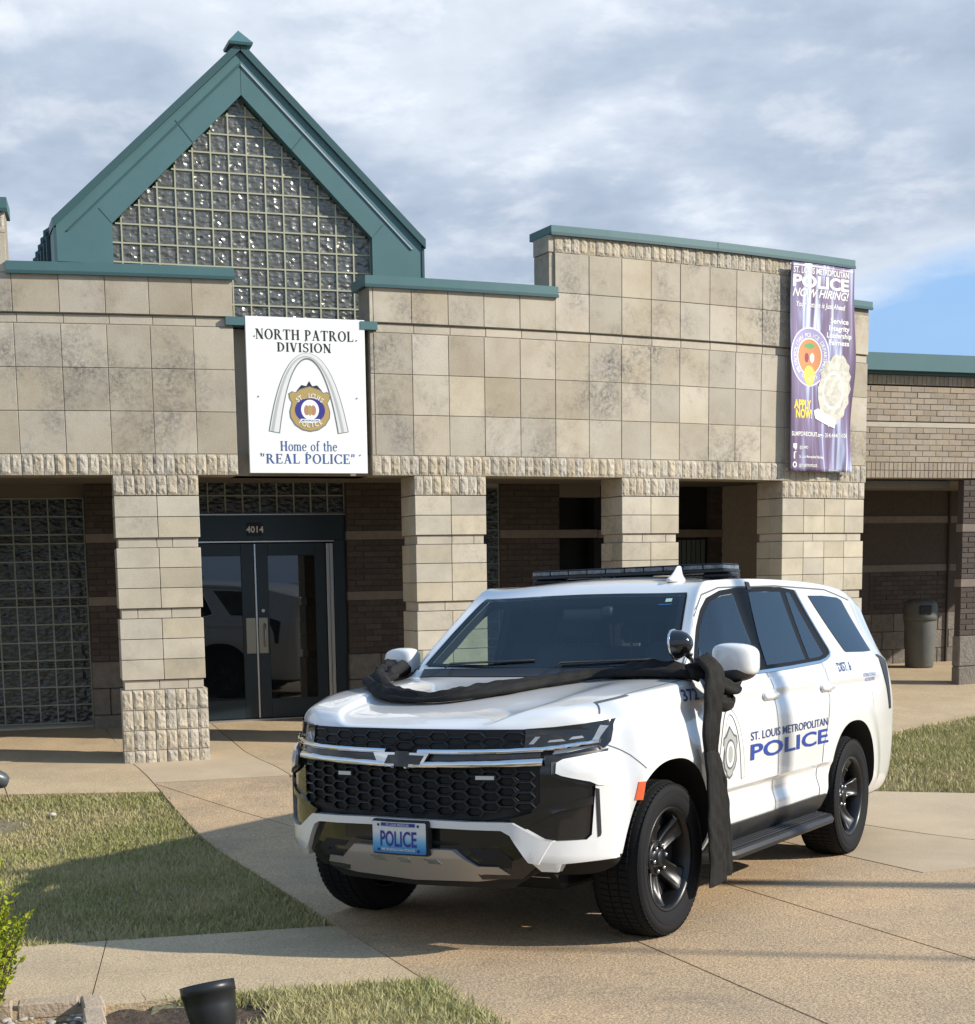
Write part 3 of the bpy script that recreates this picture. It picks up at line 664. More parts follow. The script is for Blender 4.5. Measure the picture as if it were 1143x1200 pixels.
# glass block infill
wbox('gable_grout', GP0, GP, AC - 1.36, AC + 1.36, 4.2, 5.40, -.105, .16, M['gjoint'])
gt('gable_grout', [(AC - 1.38, 5.40), (AC + 1.38, 5.40), (AC, 6.76)], .105, .16, M['gjoint'])
p = .1905
for j in range(-1, 12):
    z0 = 4.49 + j * p
    for i in range(-8, 8):
        a0 = -.132 + i * p - p * 2 + .0
        ca = a0 + p / 2 - AC
        lim = 1.40 if z0 < 5.35 else 1.40 - (z0 + p * .35 - 5.40) / .965
        if abs(ca) - p * .2 < lim and -2.1 < a0 < .80:
            add('glass_block', rng.choice(_gb), st, frame(GP0, GP, a0 + .009, z0 + .009, -.085) @ Matrix.Diagonal((p - .018, 1, p - .018, 1)))
def lattice(P0, phi, a0, a1, na, zs, parent, mt, off, w=.008, clipf=None):
    bm = bmesh.new()
    for i in range(na + 1):
        a = a0 + (a1 - a0) * i / na; z1 = zs[-1] if clipf is None else clipf(a)
        if z1 > zs[0]: box_bm(bm, a - w, a + w, -off, -off + .03, zs[0], z1)
    for z in zs:
        lo, hi = a0, a1
        if clipf is not None:
            c = [a0 + (a1 - a0) * k / 200 for k in range(201)]; c = [q for q in c if clipf(q) >= z]
            if not c: continue
            lo, hi = c[0], c[-1]
        box_bm(bm, lo, hi, -off + .0004, -off + .029, z - w, z + w)
    o = from_bm(bm, 'block_joints', mt, parent, False, frame(P0, phi)); o['kind'] = 'stuff'
lattice(GP0, GP, -.132 - 10 * p, -.132 + 5 * p, 15, [4.49 + k * p for k in range(-1, 13)], st, M['gjoint'], -.070, .0075, lambda a: 6.74 - abs(a - AC) * .965 if abs(a - AC) < 1.40 else 0)
lattice(L0, LP, -1.4, .58, 10, [r_[0] for r_ in rows] + [rows[-1][1]], st, M['gjointdk'], .028)
lattice(D0, DP, -1.3, .94, 11, [2.55, 2.755, 2.96], st, M['gjointdk'], .028)
# fascia: left leg, right leg, left rake, right rake
def gp(side, q): return [(AC + side * x, z) for x, z in q]
for side in (-1, 1):
    gt('fascia_rake', gp(side, [(0.002, 6.775), (hw_i, 5.42), (hw_i, 5.02), (hw_o - .03, 5.02), (hw_o - .03, 5.375), (0.002, 7.20)]), -.02, .30, M['teal'])
    gt('fascia_seam', gp(side, [(hw_i, 5.42), (hw_i + .006, 5.425), (hw_i + .13, 5.56), (hw_i + .124, 5.565)]), -.0235, -.018, M['tealdark'])
    gt('fascia_seam', gp(side, [(.52, 6.27), (.526, 6.264), (.70, 6.47), (.694, 6.476)]), -.0235, -.018, M['tealdark'])
    gt('roof_edge', gp(side, [(0.003, 7.30), (0.003, 7.205), (hw_o + .01, 5.335), (hw_o + .01, 5.43)]), -.055, .30, M['tealdark'])
    gt('trim_strip', gp(side, [(0.003, 7.085), (0.003, 7.06), (hw_o - .15, 5.32), (hw_o - .13, 5.32)]), -.034, -.02, M['silver'] if side > 0 else M['tealdark'])
    gt('roof_slab', gp(side, [(0.003, 7.285), (0.003, 7.22), (hw_o, 5.35), (hw_o, 5.42)]), .30, 3.4, M['teal'])
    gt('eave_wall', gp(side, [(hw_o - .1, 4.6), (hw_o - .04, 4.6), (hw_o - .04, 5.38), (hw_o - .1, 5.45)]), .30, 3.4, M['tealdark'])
    for k in range(9):
        y = .45 + k * .36
        gt('standing_seam', gp(side, [(0.003, 7.345), (0.003, 7.275), (hw_o + .02, 5.36), (hw_o + .055, 5.36), (hw_o + .055, 5.41), (hw_o + .01, 5.44)]), y, y + .03, M['teal'])
        gt('wall_seam', gp(side, [(hw_o - .05, 4.6), (hw_o + .03, 4.6), (hw_o + .03, 5.40), (hw_o - .05, 5.40)]), y, y + .03, M['tealdark'])
    gt('corner_board', gp(side, [(hw_o - .028, 5.0), (hw_o, 5.0), (hw_o, 5.345), (hw_o - .028, 5.345)]), -.03, .30, M['tealdark'])
for a0, z0, a1, z1 in ((-.93 - .0, 6.42, -1.06, 6.62), ):
    pass
bm = bmesh.new()
b4 = [(-.12, -.09, 7.25), (.12, -.09, 7.25), (.12, .2, 7.25), (-.12, .2, 7.25)]; up = [(-.128, -.10, 7.275), (.128, -.10, 7.275), (.128, .2, 7.275), (-.128, .2, 7.275)]
vv = [bm.verts.new((AC + x, y, z)) for x, y, z in b4 + up]; tp = bm.verts.new((AC, .02, 7.42))
bm.faces.new(vv[3::-1]); [bm.faces.new((vv[i], vv[(i + 1) % 4], vv[4 + (i + 1) % 4], vv[4 + i])) for i in range(4)]; [bm.faces.new((vv[4 + i], vv[4 + (i + 1) % 4], tp)) for i in range(4)]
from_bm(bm, 'apex_cap', M['teal'], st, False, frame(GP0, GP))
gt('gable_backing', [(AC - 1.9, 4.6), (AC + 1.9, 4.6), (AC + 1.9, 5.4), (AC, 7.2), (AC - 1.9, 5.4)], .31, .34, M['dark'])
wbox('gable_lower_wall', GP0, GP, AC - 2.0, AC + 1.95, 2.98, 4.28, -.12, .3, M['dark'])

# ------------------------------------------------------------------ brick wing at right
WP0, WPH = (5.5, 19.3), math.radians(20)
wg = empty('brick_wing', 'low tan brick wing with teal roof edge and dark recessed porch at right', 'building')
wb = lambda name, a0, a1, z0, z1, off, d, mt, bev=0.0: wbox(name, WP0, WPH, a0, a1, z0, z1, off, d, mt, wg, bev)
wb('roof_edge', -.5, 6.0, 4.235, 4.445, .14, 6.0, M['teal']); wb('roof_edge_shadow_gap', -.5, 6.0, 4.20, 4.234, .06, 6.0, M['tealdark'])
cnt = 0
def soldier(a0, a1, z0, z1, name='soldier_brick'):
    wb('brick_backing', a0, a1, z0, z1, -.008, .2, M['mortar2']); x = a0
    while x < a1 - .02: block(name, .0597, .06, round(z1 - z0 - .008, 3), M['brick2'], wg, frame(WP0, WPH, x + .004, z0 + .004, rng.uniform(-.002, .002)), .002); x += .0677
soldier(-.05, 1.95, 4.08, 4.20); bricks(WP0, WPH, -.05, 1.85, 3.625, 4.06, wg, M['brick2'], M['mortar2'])
wb('stone_strip', -.05, 6, 3.555, 3.615, .0, .2, M['strip'])
bricks(WP0, WPH, -.05, 1.85, 3.115, 3.55, wg, M['brick2'], M['mortar2'])
soldier(-.05, 1.95, 3.015, 3.112); soldier(-.05, 1.95, 2.918, 3.013)
wb('far_brickwork', 1.86, 6.0, 2.918, 4.2, -.004, .2, M['brick2']); wb('wall_core', -.3, 6.0, 2.93, 4.2, -.21, .5, M['dmortar'])
wb('soffit_beam', -.05, 1.5, 2.82, 2.90, -.25, .8, M['ceiling']); wb('porch_soffit', -.3, 6, 2.905, 2.93, -.3, 4.5, M['ceiling'])
# wing pier at the right edge
for z0, z1 in ((.88, 1.52), (1.62, 2.235), (2.335, 2.90)): bricks(WP0, WPH, 1.54, 2.15, z0, z1, wg, M['brick'], M['dmortar'], -.02)
for z0, z1 in BANDS[1:]: wb('stone_band', 1.535, 2.15, z0, z1, -.01, .14, M['band'])
for k in range(2): block('base_block', .62, .15, .40, M['baseblk'], wg, frame(WP0, WPH, 1.53, .07 + k * .405, .0), .012)
wb('pier_core', 1.55, 2.14, .05, 2.90, -.05, .14, M['dmortar'])
# recessed back wall of the wing
BW0 = (6.9, 22.55)
def bb(name, a0, a1, z0, z1, off, d, mt): return wbox(name, BW0, WPH, a0, a1, z0, z1, off, d, mt, wg)
for z0, z1 in ((1.10, 1.72), (1.82, 2.435), (2.535, 3.0)): bb('recess_brickwork', -1.5, 2.5, z0, z1, -.01, .2, M['brick'])
bricks(BW0, WPH, -.45, .95, 1.10, 1.72, wg, M['brick'], M['dmortar'])
for z0, z1 in ((1.72, 1.82), (2.435, 2.535)): bb('stone_band', -1.5, 2.5, z0, z1, .0, .2, M['band'])
for k in range(3):
    for i in range(7):
        w = .4; block('base_block', w - .008, .2, .262, M['baseblk'], wg, frame(BW0, WPH, -1.2 + i * w - (.2 if k % 2 else 0), .30 + k * .267, .0), .006)
bb('drain_pipe', .93, .955, .3, 3.0, .04, 0, M['dmortar'])
bb('raised_kerb', -1.5, 2.5, .20, .335, .42, .0, M['concrete2'])
# trash can
tc_ = empty('trash_can', 'grey round trash can with domed lid standing in the shaded wing porch', 'trash can', mw=Matrix.Translation((7.10, 21.95, .335)))
bm = bmesh.new(); lathe(bm, [(.19, 0), (.2, .02), (.225, .68), (.225, .70)], 32); from_bm(bm, 'body', M['cangrey'], tc_, True)
bm = bmesh.new(); lathe(bm, [(.238, .68), (.240, .74), (.235, .90), (.215, .955), (.12, .985), (.0, .99)], 32); ld = from_bm(bm, 'lid', M['cangrey'], tc_, True)
bm = bmesh.new(); box_bm(bm, -.09, .09, -.245, -.22, .77, .90, .01); from_bm(bm, 'flap', M['plasticblk'], ld)
# ------------------------------------------------------------------ lettering
def text_mesh_2d(txt, size=1.0, bold=0.0, align='CENTER', sx=1.0, shear=0.0, space=1.0):
    """flat sans lettering as (verts2d, faces), cap height scaled to size"""
    cu = bpy.data.curves.new('t', 'FONT'); cu.body = txt; cu.align_x = align; cu.size = 1.0; cu.offset = bold; cu.space_character = space; cu.shear = shear; cu.resolution_u = 3
    o = bpy.data.objects.new('t', cu); SC.collection.objects.link(o)
    dg = bpy.context.evaluated_depsgraph_get(); me = bpy.data.meshes.new_from_object(o.evaluated_get(dg))
    k = size / 0.73
    v = [(q.co.x * k * sx, q.co.y * k) for q in me.vertices]; f = [tuple(p.vertices) for p in me.polygons]
    bpy.data.objects.remove(o); bpy.data.curves.remove(cu); bpy.data.meshes.remove(me); return v, f
def strokes_ellipse(cx, cy, rx, ry, tx, ty, a0=0.0, a1=360.0, n=20):
    out = []
    for i in range(n):
        b0 = math.radians(a0 + (a1 - a0) * i / n); b1 = math.radians(a0 + (a1 - a0) * (i + 1) / n)
        out.append([(cx + rx * math.cos(b0), cy + ry * math.sin(b0)), (cx + rx * math.cos(b1), cy + ry * math.sin(b1)), (cx + (rx - tx) * math.cos(b1), cy + (ry - ty) * math.sin(b1)), (cx + (rx - tx) * math.cos(b0), cy + (ry - ty) * math.sin(b0))])
    return out
def R_(x0, y0, x1, y1): return [[(x0, y0), (x1, y0), (x1, y1), (x0, y1)]]
def D_(x0, y0, x1, y1, w): return [[(x0 - w / 2, y0), (x0 + w / 2, y0), (x1 + w / 2, y1), (x1 - w / 2, y1)]]
TK, TN, SH, SX = .17, .065, .05, .075
def stem(x, y0=0, y1=1, w=TK, sl=1, sr=1):
    return R_(x, y0, x + w, y1) + R_(x - SX * sl, y0, x + w + SX * sr, y0 + SH) + R_(x - SX * sl, y1 - SH, x + w + SX * sr, y1)
def glyph(c):
    g = None
    if c == 'I': g = (stem(.09), .35)
    elif c == 'T': g = (R_(.30, 0, .47, 1) + R_(.22, 0, .55, SH) + R_(.02, .93, .75, 1) + R_(.02, .76, .07, .93) + R_(.70, .76, .75, .93), .77)
    elif c == 'L': g = (stem(.09) + R_(.26, 0, .66, TN) + R_(.61, 0, .66, .26), .68)
    elif c == 'E': g = (stem(.09) + R_(.26, 0, .66, TN) + R_(.61, 0, .66, .24) + R_(.26, 1 - TN, .64, 1) + R_(.59, .78, .64, 1) + R_(.26, .48, .5, .54) + R_(.47, .39, .51, .63), .70)
    elif c == 'H': g = (stem(.09) + stem(.60) + R_(.26, .48, .60, .545), .88)
    elif c == 'N': g = (R_(.12, 0, .18, 1) + R_(.04, 0, .26, SH) + R_(.0, .95, .2, 1) + D_(.14, 1, .70, 0, .22) + R_(.66, 0, .72, 1) + R_(.58, .95, .80, 1), .84)
    elif c == 'D': g = (stem(.09) + strokes_ellipse(.26, .5, .50, .5, TK, TN, -90, 90), .82)
    elif c == 'P': g = (stem(.09) + strokes_ellipse(.30, .73, .34, .27, .155, TN, -90, 90) + R_(.26, 1 - TN, .31, 1) + R_(.26, .46, .31, .46 + TN), .68)
    elif c == 'R': g = (stem(.09) + strokes_ellipse(.30, .74, .32, .26, .155, TN, -90, 90) + R_(.26, 1 - TN, .31, 1) + R_(.26, .48, .31, .48 + TN) + D_(.42, .5, .72, 0, .18) + R_(.63, 0, .88, SH), .86)
    elif c == 'O': g = (strokes_ellipse(.44, .5, .42, .52, .17, .07), .88)
    elif c == 'C': g = (strokes_ellipse(.46, .5, .43, .52, .17, .07, 45, 315) + R_(.72, .70, .78, 1.0) + R_(.72, 0, .78, .26), .82)
    elif c == 'A': g = (D_(.14, 0, .42, 1, .065) + D_(.66, 0, .40, 1, .18) + R_(.22, .30, .58, .36) + R_(.02, 0, .26, SH) + R_(.52, 0, .82, SH), .84)
    elif c == 'V': g = (D_(.40, 0, .14, 1, .18) + D_(.40, 0, .66, 1, .065) + R_(-.0, .95, .28, 1) + R_(.54, .95, .78, 1), .79)
    elif c == 'S': g = (strokes_ellipse(.33, .73, .27, .28, .14, .07, 35, 270, 14) + strokes_ellipse(.33, .27, .29, .28, .14, .07, -145, 90, 14) + D_(.16, .62, .50, .38, .15) + R_(.53, .74, .58, 1) + R_(.05, .0, .10, .27), .66)
    elif c == 'h': g = (stem(.06, 0, 1.05, .12, 1, .3) + R_(.42, 0, .54, .42) + R_(.36, 0, .60, SH) + strokes_ellipse(.33, .42, .21, .25, .12, .07, 0, 150, 10), .62)
    elif c == 'o': g = (strokes_ellipse(.29, .33, .27, .35, .12, .05), .58)
    elif c == 'e': g = (strokes_ellipse(.28, .33, .26, .35, .12, .05, 10, 320) + R_(.08, .36, .50, .41), .56)
    elif c == 'm': g = (stem(.06, 0, .66, .12, 1, .3) + R_(.38, 0, .50, .44) + R_(.70, 0, .82, .44) + R_(.32, 0, .56, SH) + R_(.64, 0, .88, SH) + strokes_ellipse(.31, .44, .19, .24, .11, .07, 0, 150, 8) + strokes_ellipse(.63, .44, .19, .24, .11, .07, 0, 150, 8), .90)
    elif c == 'f': g = (R_(.12, 0, .24, .85) + R_(.04, 0, .34, SH) + R_(.02, .60, .38, .66) + strokes_ellipse(.30, .85, .18, .22, .12, .08, 30, 180, 8), .38)
    elif c == 't': g = (R_(.12, .1, .24, .86) + R_(.02, .60, .38, .66) + strokes_ellipse(.28, .14, .16, .16, .11, .07, 180, 320, 8), .40)
    elif c == '"': g = (D_(.10, .72, .14, 1.04, .10) + D_(.30, .72, .34, 1.04, .10), .46)
    elif c == '.': g = (R_(.04, 0, .16, .12), .22)
    else: g = ([], .34)
    return g
def serif_2d(txt, size, cx, base, sx=1.0, gap=.07, width=None):
    x = 0; out = []
    for c in txt:
        g, w = glyph(c)
        for pl in g: out.append([((x + p[0]) * size * sx, p[1] * size) for p in pl])
        x += w + gap
    tot = (x - gap) * size * sx
    if width: k = width / tot; out = [[(p[0] * k, p[1]) for p in pl] for pl in out]; tot = width
    v = []; f = []
    for pl in out:
        f.append(tuple(range(len(v), len(v) + len(pl)))); v += [(cx - tot / 2 + p[0], base + p[1]) for p in pl]
    return v, f
def flat(name, v2, f, mt, parent, mw, off, place=None):
    """2-D print in local x,z at y=-off"""
    v = [(p[0], -off, p[1]) for p in v2] if place is None else [place(p) for p in v2]
    me = mesh_of(name, v, f, mt); bm = bmesh.new(); bm.from_mesh(me)
    for q in bm.faces:
        if q.normal.y > 0 and place is None: q.normal_flip()
    bm.to_mesh(me); bm.free(); return add(name, me, parent, mw)
def shift2(vf, dx, dz, rot=0.0):
    c, s = math.cos(rot), math.sin(rot); return [(p[0] * c - p[1] * s + dx, p[0] * s + p[1] * c + dz) for p in vf[0]], vf[1]
def poly2(pts): return (list(pts), [tuple(t) for t in tessellate_polygon([[Vector((p[0], p[1], 0)) for p in pts]])])
def circ(cx, cz, rx, rz, n=32, a0=0, a1=360): return [(cx + rx * math.cos(math.radians(a0 + (a1 - a0) * i / n)), cz + rz * math.sin(math.radians(a0 + (a1 - a0) * i / n))) for i in range(n if a1 - a0 == 360 else n + 1)]
def merge(parts):
    v = []; f = []
    for pv, pf in parts:
        b = len(v); v += pv; f += [tuple(i + b for i in q) for q in pf]
    return v, f
def arc_text(txt, cx, cz, r, size, a_mid, span, inside=False, sx=1.0):
    n = len(txt); out = []
    for i, c in enumerate(txt):
        a = math.radians(a_mid + (span / 2 - span * i / max(1, n - 1)) * (-1 if inside else 1))
        if c == ' ': continue
        t = text_mesh_2d(c, size, 0.012, sx=sx)
        rot = a - math.pi / 2 if not inside else a + math.pi / 2
        rr = r if not inside else r + size
        out.append(shift2(t, cx + rr * math.cos(a), cz + rr * math.sin(a), rot))
    return merge(out)

# door number
flat('number_lettering', *shift2(text_mesh_2d('4014', .075, .02), -.155, 2.33), M['num'], door, frame(D0, DP), .0655)

# ------------------------------------------------------------------ division sign
sg = empty('division_sign', 'large white sign reading NORTH PATROL DIVISION with an arch and badge, mounted above the doors', 'sign')
SK = 15.36 / 15.2; SP0 = (-1.1809 * SK, 15.36); SPM = frame(SP0, DP)
SXC = -.018; SZ0, SZ1 = 2.84, 4.351
wbox('sign_board', SP0, DP, SXC - .608, SXC + .608, SZ0, SZ1, .0, .03, M['white'], sg, .003)
for a in (-.35, .35): wbox('mounting_rail', SP0, DP, SXC + a - .02, SXC + a + .02, 2.9, 4.3, -.031, .18, M['steel'], sg)
fl = lambda n, vf, m, o=.0025: flat(n, vf[0], vf[1], m, sg, SPM, o)
zt_ = lambda y: SZ1 - (y / 183.0) * (SZ1 - SZ0)     # from sign-pixel rows
fl('lettering', serif_2d('NORTH PATROL', .098, SXC - .01, zt_(26), width=1.0), M['black'])
fl('lettering', serif_2d('DIVISION', .088, SXC - .02, zt_(40), width=.555), M['black'])
fl('lettering', serif_2d('Home of the', .095, SXC, zt_(156.5), width=.59, gap=.05), M['navy'])
fl('lettering', serif_2d('"REAL POLICE"', .094, SXC - .01, zt_(171.5), width=.98), M['navy'])
def arch_outline(cx, zb, w, h, t0, t1, n=40):
    o = []; i_ = []
    for k in range(n + 1):
        u = -1 + 2 * k / n; a = 2.2
        z = h * (math.cosh(a) - math.cosh(a * u)) / (math.cosh(a) - 1); x = cx + u * w
        dz = -h * a * math.sinh(a * u) / (math.cosh(a) - 1); L_ = math.hypot(w, dz); nx, nz = -dz / L_, w / L_
        t = (t0 + (t1 - t0) * abs(u) ** 1.5) / 2
        o.append((x + nx * t, zb + z + nz * t)); i_.append((x - nx * t, zb + z - nz * t))
    return o, i_
def ribbon2(o, i_):
    n = len(o); return o + i_, [(k, k + 1, n + k + 1, n + k) for k in range(n - 1)]
ac = SXC + .005; azb = zt_(134); ah = zt_(44) - zt_(134)
fl('arch_outline', ribbon2(*arch_outline(ac, azb - .006, .355, ah, .062, .115)), M['greydk'])
fl('arch_fill', ribbon2(*arch_outline(ac, azb, .355, ah, .044, .095)), M['greylt'], .0035)
fl('arch_shade', ribbon2(*arch_outline(ac - .012, azb + .002, .362, ah - .012, .012, .03)), M['grey'], .0042)
bx, bz = SXC + .02, zt_(107)
shield = [(-.20, .10), (-.205, .145), (-.17, .165), (-.14, .155), (-.10, .185), (0, .215), (.10, .185), (.14, .155), (.17, .165), (.205, .145), (.20, .10), (.175, .06), (.20, -.02), (.195, -.08), (.15, -.15), (.08, -.195), (0, -.21), (-.08, -.195), (-.15, -.15), (-.195, -.08), (-.20, -.02), (-.175, .06)]
fl('badge_top', poly2([(bx - .13, bz + .18), (bx - .08, bz + .235), (bx - .03, bz + .225), (bx, bz + .275), (bx + .03, bz + .225), (bx + .08, bz + .235), (bx + .13, bz + .18)]), M['black'], .0028)
fl('badge_outline', poly2([(bx + x * 1.05, bz + z * 1.05) for x, z in shield]), M['greydk'], .0032)
fl('badge_shield', poly2([(bx + x, bz + z) for x, z in shield]), M['gold'], .004)
fl('badge_field', poly2([(bx + math.copysign(abs(math.cos(a)) ** .8, math.cos(a)) * .155, bz - .01 + .115 * math.sin(a)) for a in [2 * math.pi * k / 28 for k in range(28)]]), M['navydk'], .0048)
fl('badge_ring', poly2(circ(bx, bz - .005, .092, .098)), M['white'], .0056)
fl('badge_seal', poly2(circ(bx - .034, bz - .01, .028, .05, 16)), M['brown'], .0064); fl('badge_seal', poly2(circ(bx + .034, bz - .01, .028, .05, 16)), M['brown'], .0064)
fl('badge_seal', poly2(circ(bx, bz - .01, .022, .052, 16)), M['gold'], .007)
fl('badge_strip', poly2([(bx - .10, bz - .095), (bx + .10, bz - .095), (bx + .09, bz - .125), (bx, bz - .135), (bx - .09, bz - .125)]), M['white'], .0066)
fl('badge_lettering', arc_text('ST. LOUIS', bx, bz - .06, .172, .046, 90, 80), M['white'], .0076)
fl('badge_lettering', arc_text('POLICE', bx, bz + .03, .163, .044, 270, 66, True), M['white'], .0076)
fl('badge_lettering', shift2(text_mesh_2d('METROPOLITAN', .017, .01), bx, bz - .119), M['navydk'], .0076)
for x, y in ((-.52, 23), (.52, 24.5), (0, 26), (-.5, 93), (.51, 93), (-.49, 160), (.53, 161), (-.02, 158.5)):
    bm = bmesh.new(); lathe(bm, [(.008, -.004), (.006, -.001)], 8, 'Y'); bmesh.ops.translate(bm, verts=bm.verts, vec=(SXC + x, -.001, zt_(y))); from_bm(bm, 'bolt', M['greydk'], sg, False, SPM)

# ------------------------------------------------------------------ recruiting banner
def banner_mat():
    m = bpy.data.materials.new('purple_banner_print'); m.use_nodes = True; t = m.node_tree; L = t.links.new
    b = t.nodes['Principled BSDF']; b.inputs['Roughness'].default_value = 0.38
    tc = N(t, 'ShaderNodeTexCoord'); mp = N(t, 'ShaderNodeMapping'); mp.inputs['Rotation'].default_value = (0, math.radians(-22), 0); mp.inputs['Scale'].default_value = (7.0, 1, .42)
    L(tc.outputs['Object'], mp.inputs[0]); n = N(t, 'ShaderNodeTexNoise'); n.inputs['Scale'].default_value = 1.0; n.inputs['Detail'].default_value = 3; n.inputs['Distortion'].default_value = 1.1; L(mp.outputs[0], n.inputs['Vector'])
    r = N(t, 'ShaderNodeValToRGB'); e = r.color_ramp.elements; e[0].position = .30; e[0].color = (.085, .055, .10, 1); e[1].position = .72; e[1].color = (.85, .92, .96, 1)
    for p_, c in ((.43, (.17, .115, .19, 1)), (.53, (.22, .18, .31, 1)), (.60, (.44, .48, .66, 1))):
        q = e.new(p_); q.color = c
    L(n.outputs[0], r.inputs[0]); L(r.outputs[0], b.inputs['Base Color']); return m
M['banner'] = banner_mat()
bn = empty('recruiting_banner', 'tall purple vinyl banner reading POLICE NOW HIRING hung on the right end of the facade', 'banner')
BP0, BPH = (4.151, 17.79), math.radians(33.1); BM = frame(BP0, BPH)
def bwave(a, z):
    u = a; t = (5.28 - z) / 2.35
    return -.02 - .02 * math.sin(z * 2.3 + a * 4) - .012 * math.sin(a * 11 + z * 3.1) * t - .05 * max(0, a - .85) * (1 + math.sin(z * 5)) - .035 * math.exp(-((a - .93) / .06) ** 2) * math.exp(-((z - 3.15) / .3) ** 2)
nx, nz = 28, 60; v = []; f = []
for j in range(nz + 1):
    for i in range(nx + 1):
        z = 2.93 + 2.35 * j / nz; a = .02 + 1.04 * i / nx - (.012 * math.sin(z * 4) if i == nx else 0); v.append((a, bwave(a, z), z))
f = [(j * (nx + 1) + i, j * (nx + 1) + i + 1, (j + 1) * (nx + 1) + i + 1, (j + 1) * (nx + 1) + i) for j in range(nz) for i in range(nx)]
me = mesh_of('banner_sheet', v, f, M['banner'], True); bs = add('banner_sheet', me, bn, BM); md = bs.modifiers.new('s', 'SOLIDIFY'); md.thickness = .003; md.offset = 1
def bp(name, vf, m, o=.004, res=.06):
    bm = bmesh.new(); vs_ = [bm.verts.new((p[0], 0, p[1])) for p in vf[0]]
    for q in vf[1]:
        try: bm.faces.new([vs_[i] for i in q])
        except ValueError: pass
    for ax, a, b in ((0, 0, 1.1), (2, 2.9, 5.3)):
        k = a
        while k < b:
            co = [0, 0, 0]; no = [0, 0, 0]; co[ax] = k; no[ax] = 1
            bmesh.ops.bisect_plane(bm, geom=bm.verts[:] + bm.edges[:] + bm.faces[:], plane_co=co, plane_no=no); k += res
    for q in bm.verts: q.co.y = bwave(q.co.x, q.co.z) - o
    bmesh.ops.recalc_face_normals(bm, faces=bm.faces[:])
    for q in bm.faces:
        if q.normal.y > 0: q.normal_flip()
    return from_bm(bm, name, m, bn, False, BM)
def bz_(y, x=.3): return 5.28 - (y - (306 + 11 * x)) / (246.0 - 9 * x) * 2.35   # banner rows
def bt(txt, size, x, y, m=None, bold=.02, sx=1.0, shear=0.0, align='CENTER', width=None, o=.005):
    vf = text_mesh_2d(txt, size, bold, align, sx, shear)
    if width:
        xs = [p[0] for p in vf[0]]; k = width / (max(xs) - min(xs)); c = (max(xs) + min(xs)) / 2; vf = ([((p[0] - (c if align == 'CENTER' else min(xs))) * k, p[1]) for p in vf[0]], vf[1])
    return bp('banner_lettering', shift2(vf, x, bz_(y, x)), m or M['num'], o)
bt('ST. LOUIS METROPOLITAN', .070, .50, 323, width=.90)
bt('POLICE', .135, .50, 338.5, bold=.035, width=.90); bt('NOW HIRING!', .095, .50, 349.5, shear=.3, width=.90)
bt('Your Future is Just Ahead', .060, .50, 361, shear=.2, width=.78)
for i, w in enumerate(('Service', 'Integrity', 'Leadership', 'Fairness')): bt(w, .062, .80, 380 + i * 8.3, width=(.30, .34, .40, .33)[i], bold=.025)
bp('seal', poly2(circ(.34, bz_(417), .315, .335, 48)), M['white'], .004)
bp('seal', poly2(circ(.34, bz_(417), .30, .32, 48)), mat('seal_lilac', (.34, .30, .52), .5), .0045)
bp('seal', poly2(circ(.34, bz_(417), .205, .215, 40)), M['white'], .005)
bp('seal_field', poly2(circ(.34, bz_(417), .19, .20, 40)), mat('seal_orange', (.58, .24, .09), .5), .0055)
bp('seal_field', poly2(circ(.345, bz_(439), .10, .115, 24)), mat('seal_yellow', (.80, .55, .10), .5), .006)
bp('seal_field', poly2([(.25, bz_(404)), (.31, bz_(401)), (.38, bz_(401)), (.43, bz_(404)), (.38, bz_(407)), (.30, bz_(407))]), mat('seal_green', (.12, .35, .12), .5), .0065)
bp('seal_field', poly2(circ(.30, bz_(418), .035, .055, 14)), mat('seal_maroon', (.25, .04, .06), .5), .007); bp('seal_field', poly2(circ(.39, bz_(418), .035, .055, 14)), M['num'], .007)
bp('seal_lettering', arc_text('METROPOLITAN POLICE DEPARTMENT', .34, bz_(417), .225, .05, 90, 262), M['num'], .0062)
bp('seal_lettering', arc_text('ST. LOUIS', .34, bz_(417), .225, .045, 270, 60, True), M['num'], .0062)
bdg = [(0, .42), (.06, .40), (.10, .43), (.16, .40), (.20, .36), (.26, .33), (.25, .27), (.31, .22), (.29, .15), (.34, .08), (.31, .0), (.34, -.08), (.28, -.16), (.27, -.24), (.20, -.29), (.16, -.36), (.08, -.38), (0, -.42), (-.08, -.36), (-.14, -.30), (-.20, -.28), (-.24, -.2), (-.28, -.12), (-.30, -.02), (-.26, .08), (-.29, .16), (-.23, .22), (-.2, .3), (-.13, .32), (-.1, .38)]
M['bdg'] = mat('printed_ivory_badge', (.72, .68, .58), .5, coords='O', nscale=14, namt=.35, ncol=(.42, .40, .34))
bpr = lambda pts, s=1: poly2([(.735 + (x * .98 + z * .16) * s * .8, bz_(455) + (z - x * .16) * s) for x, z in pts])
bp('badge_print', bpr(bdg), M['bdg'], .0075); bp('badge_print', bpr([(x * .62, z * .62) for x, z in circ(0, 0, .34, .36, 32)]), M['greylt'], .008)
bp('badge_print', bpr([(x * .5, z * .5) for x, z in circ(0, 0, .34, .36, 32)]), M['bdg'], .0085)
bp('badge_print', poly2([(.42, bz_(480)), (.50, bz_(477)), (.80, bz_(489)), (.78, bz_(500)), (.44, bz_(489))]), M['white'], .0088)
bt('APPLY', .10, .22, 478, M.setdefault('yel', mat('yellow_print', (.80, .60, .06), .5)), .04, width=.30); bt('NOW!', .10, .24, 489, M['yel'], .04, width=.28)
bt('SLMPDRECRUIT.org - 314.444.5601', .05, .50, 511.5, width=.92, bold=.02)
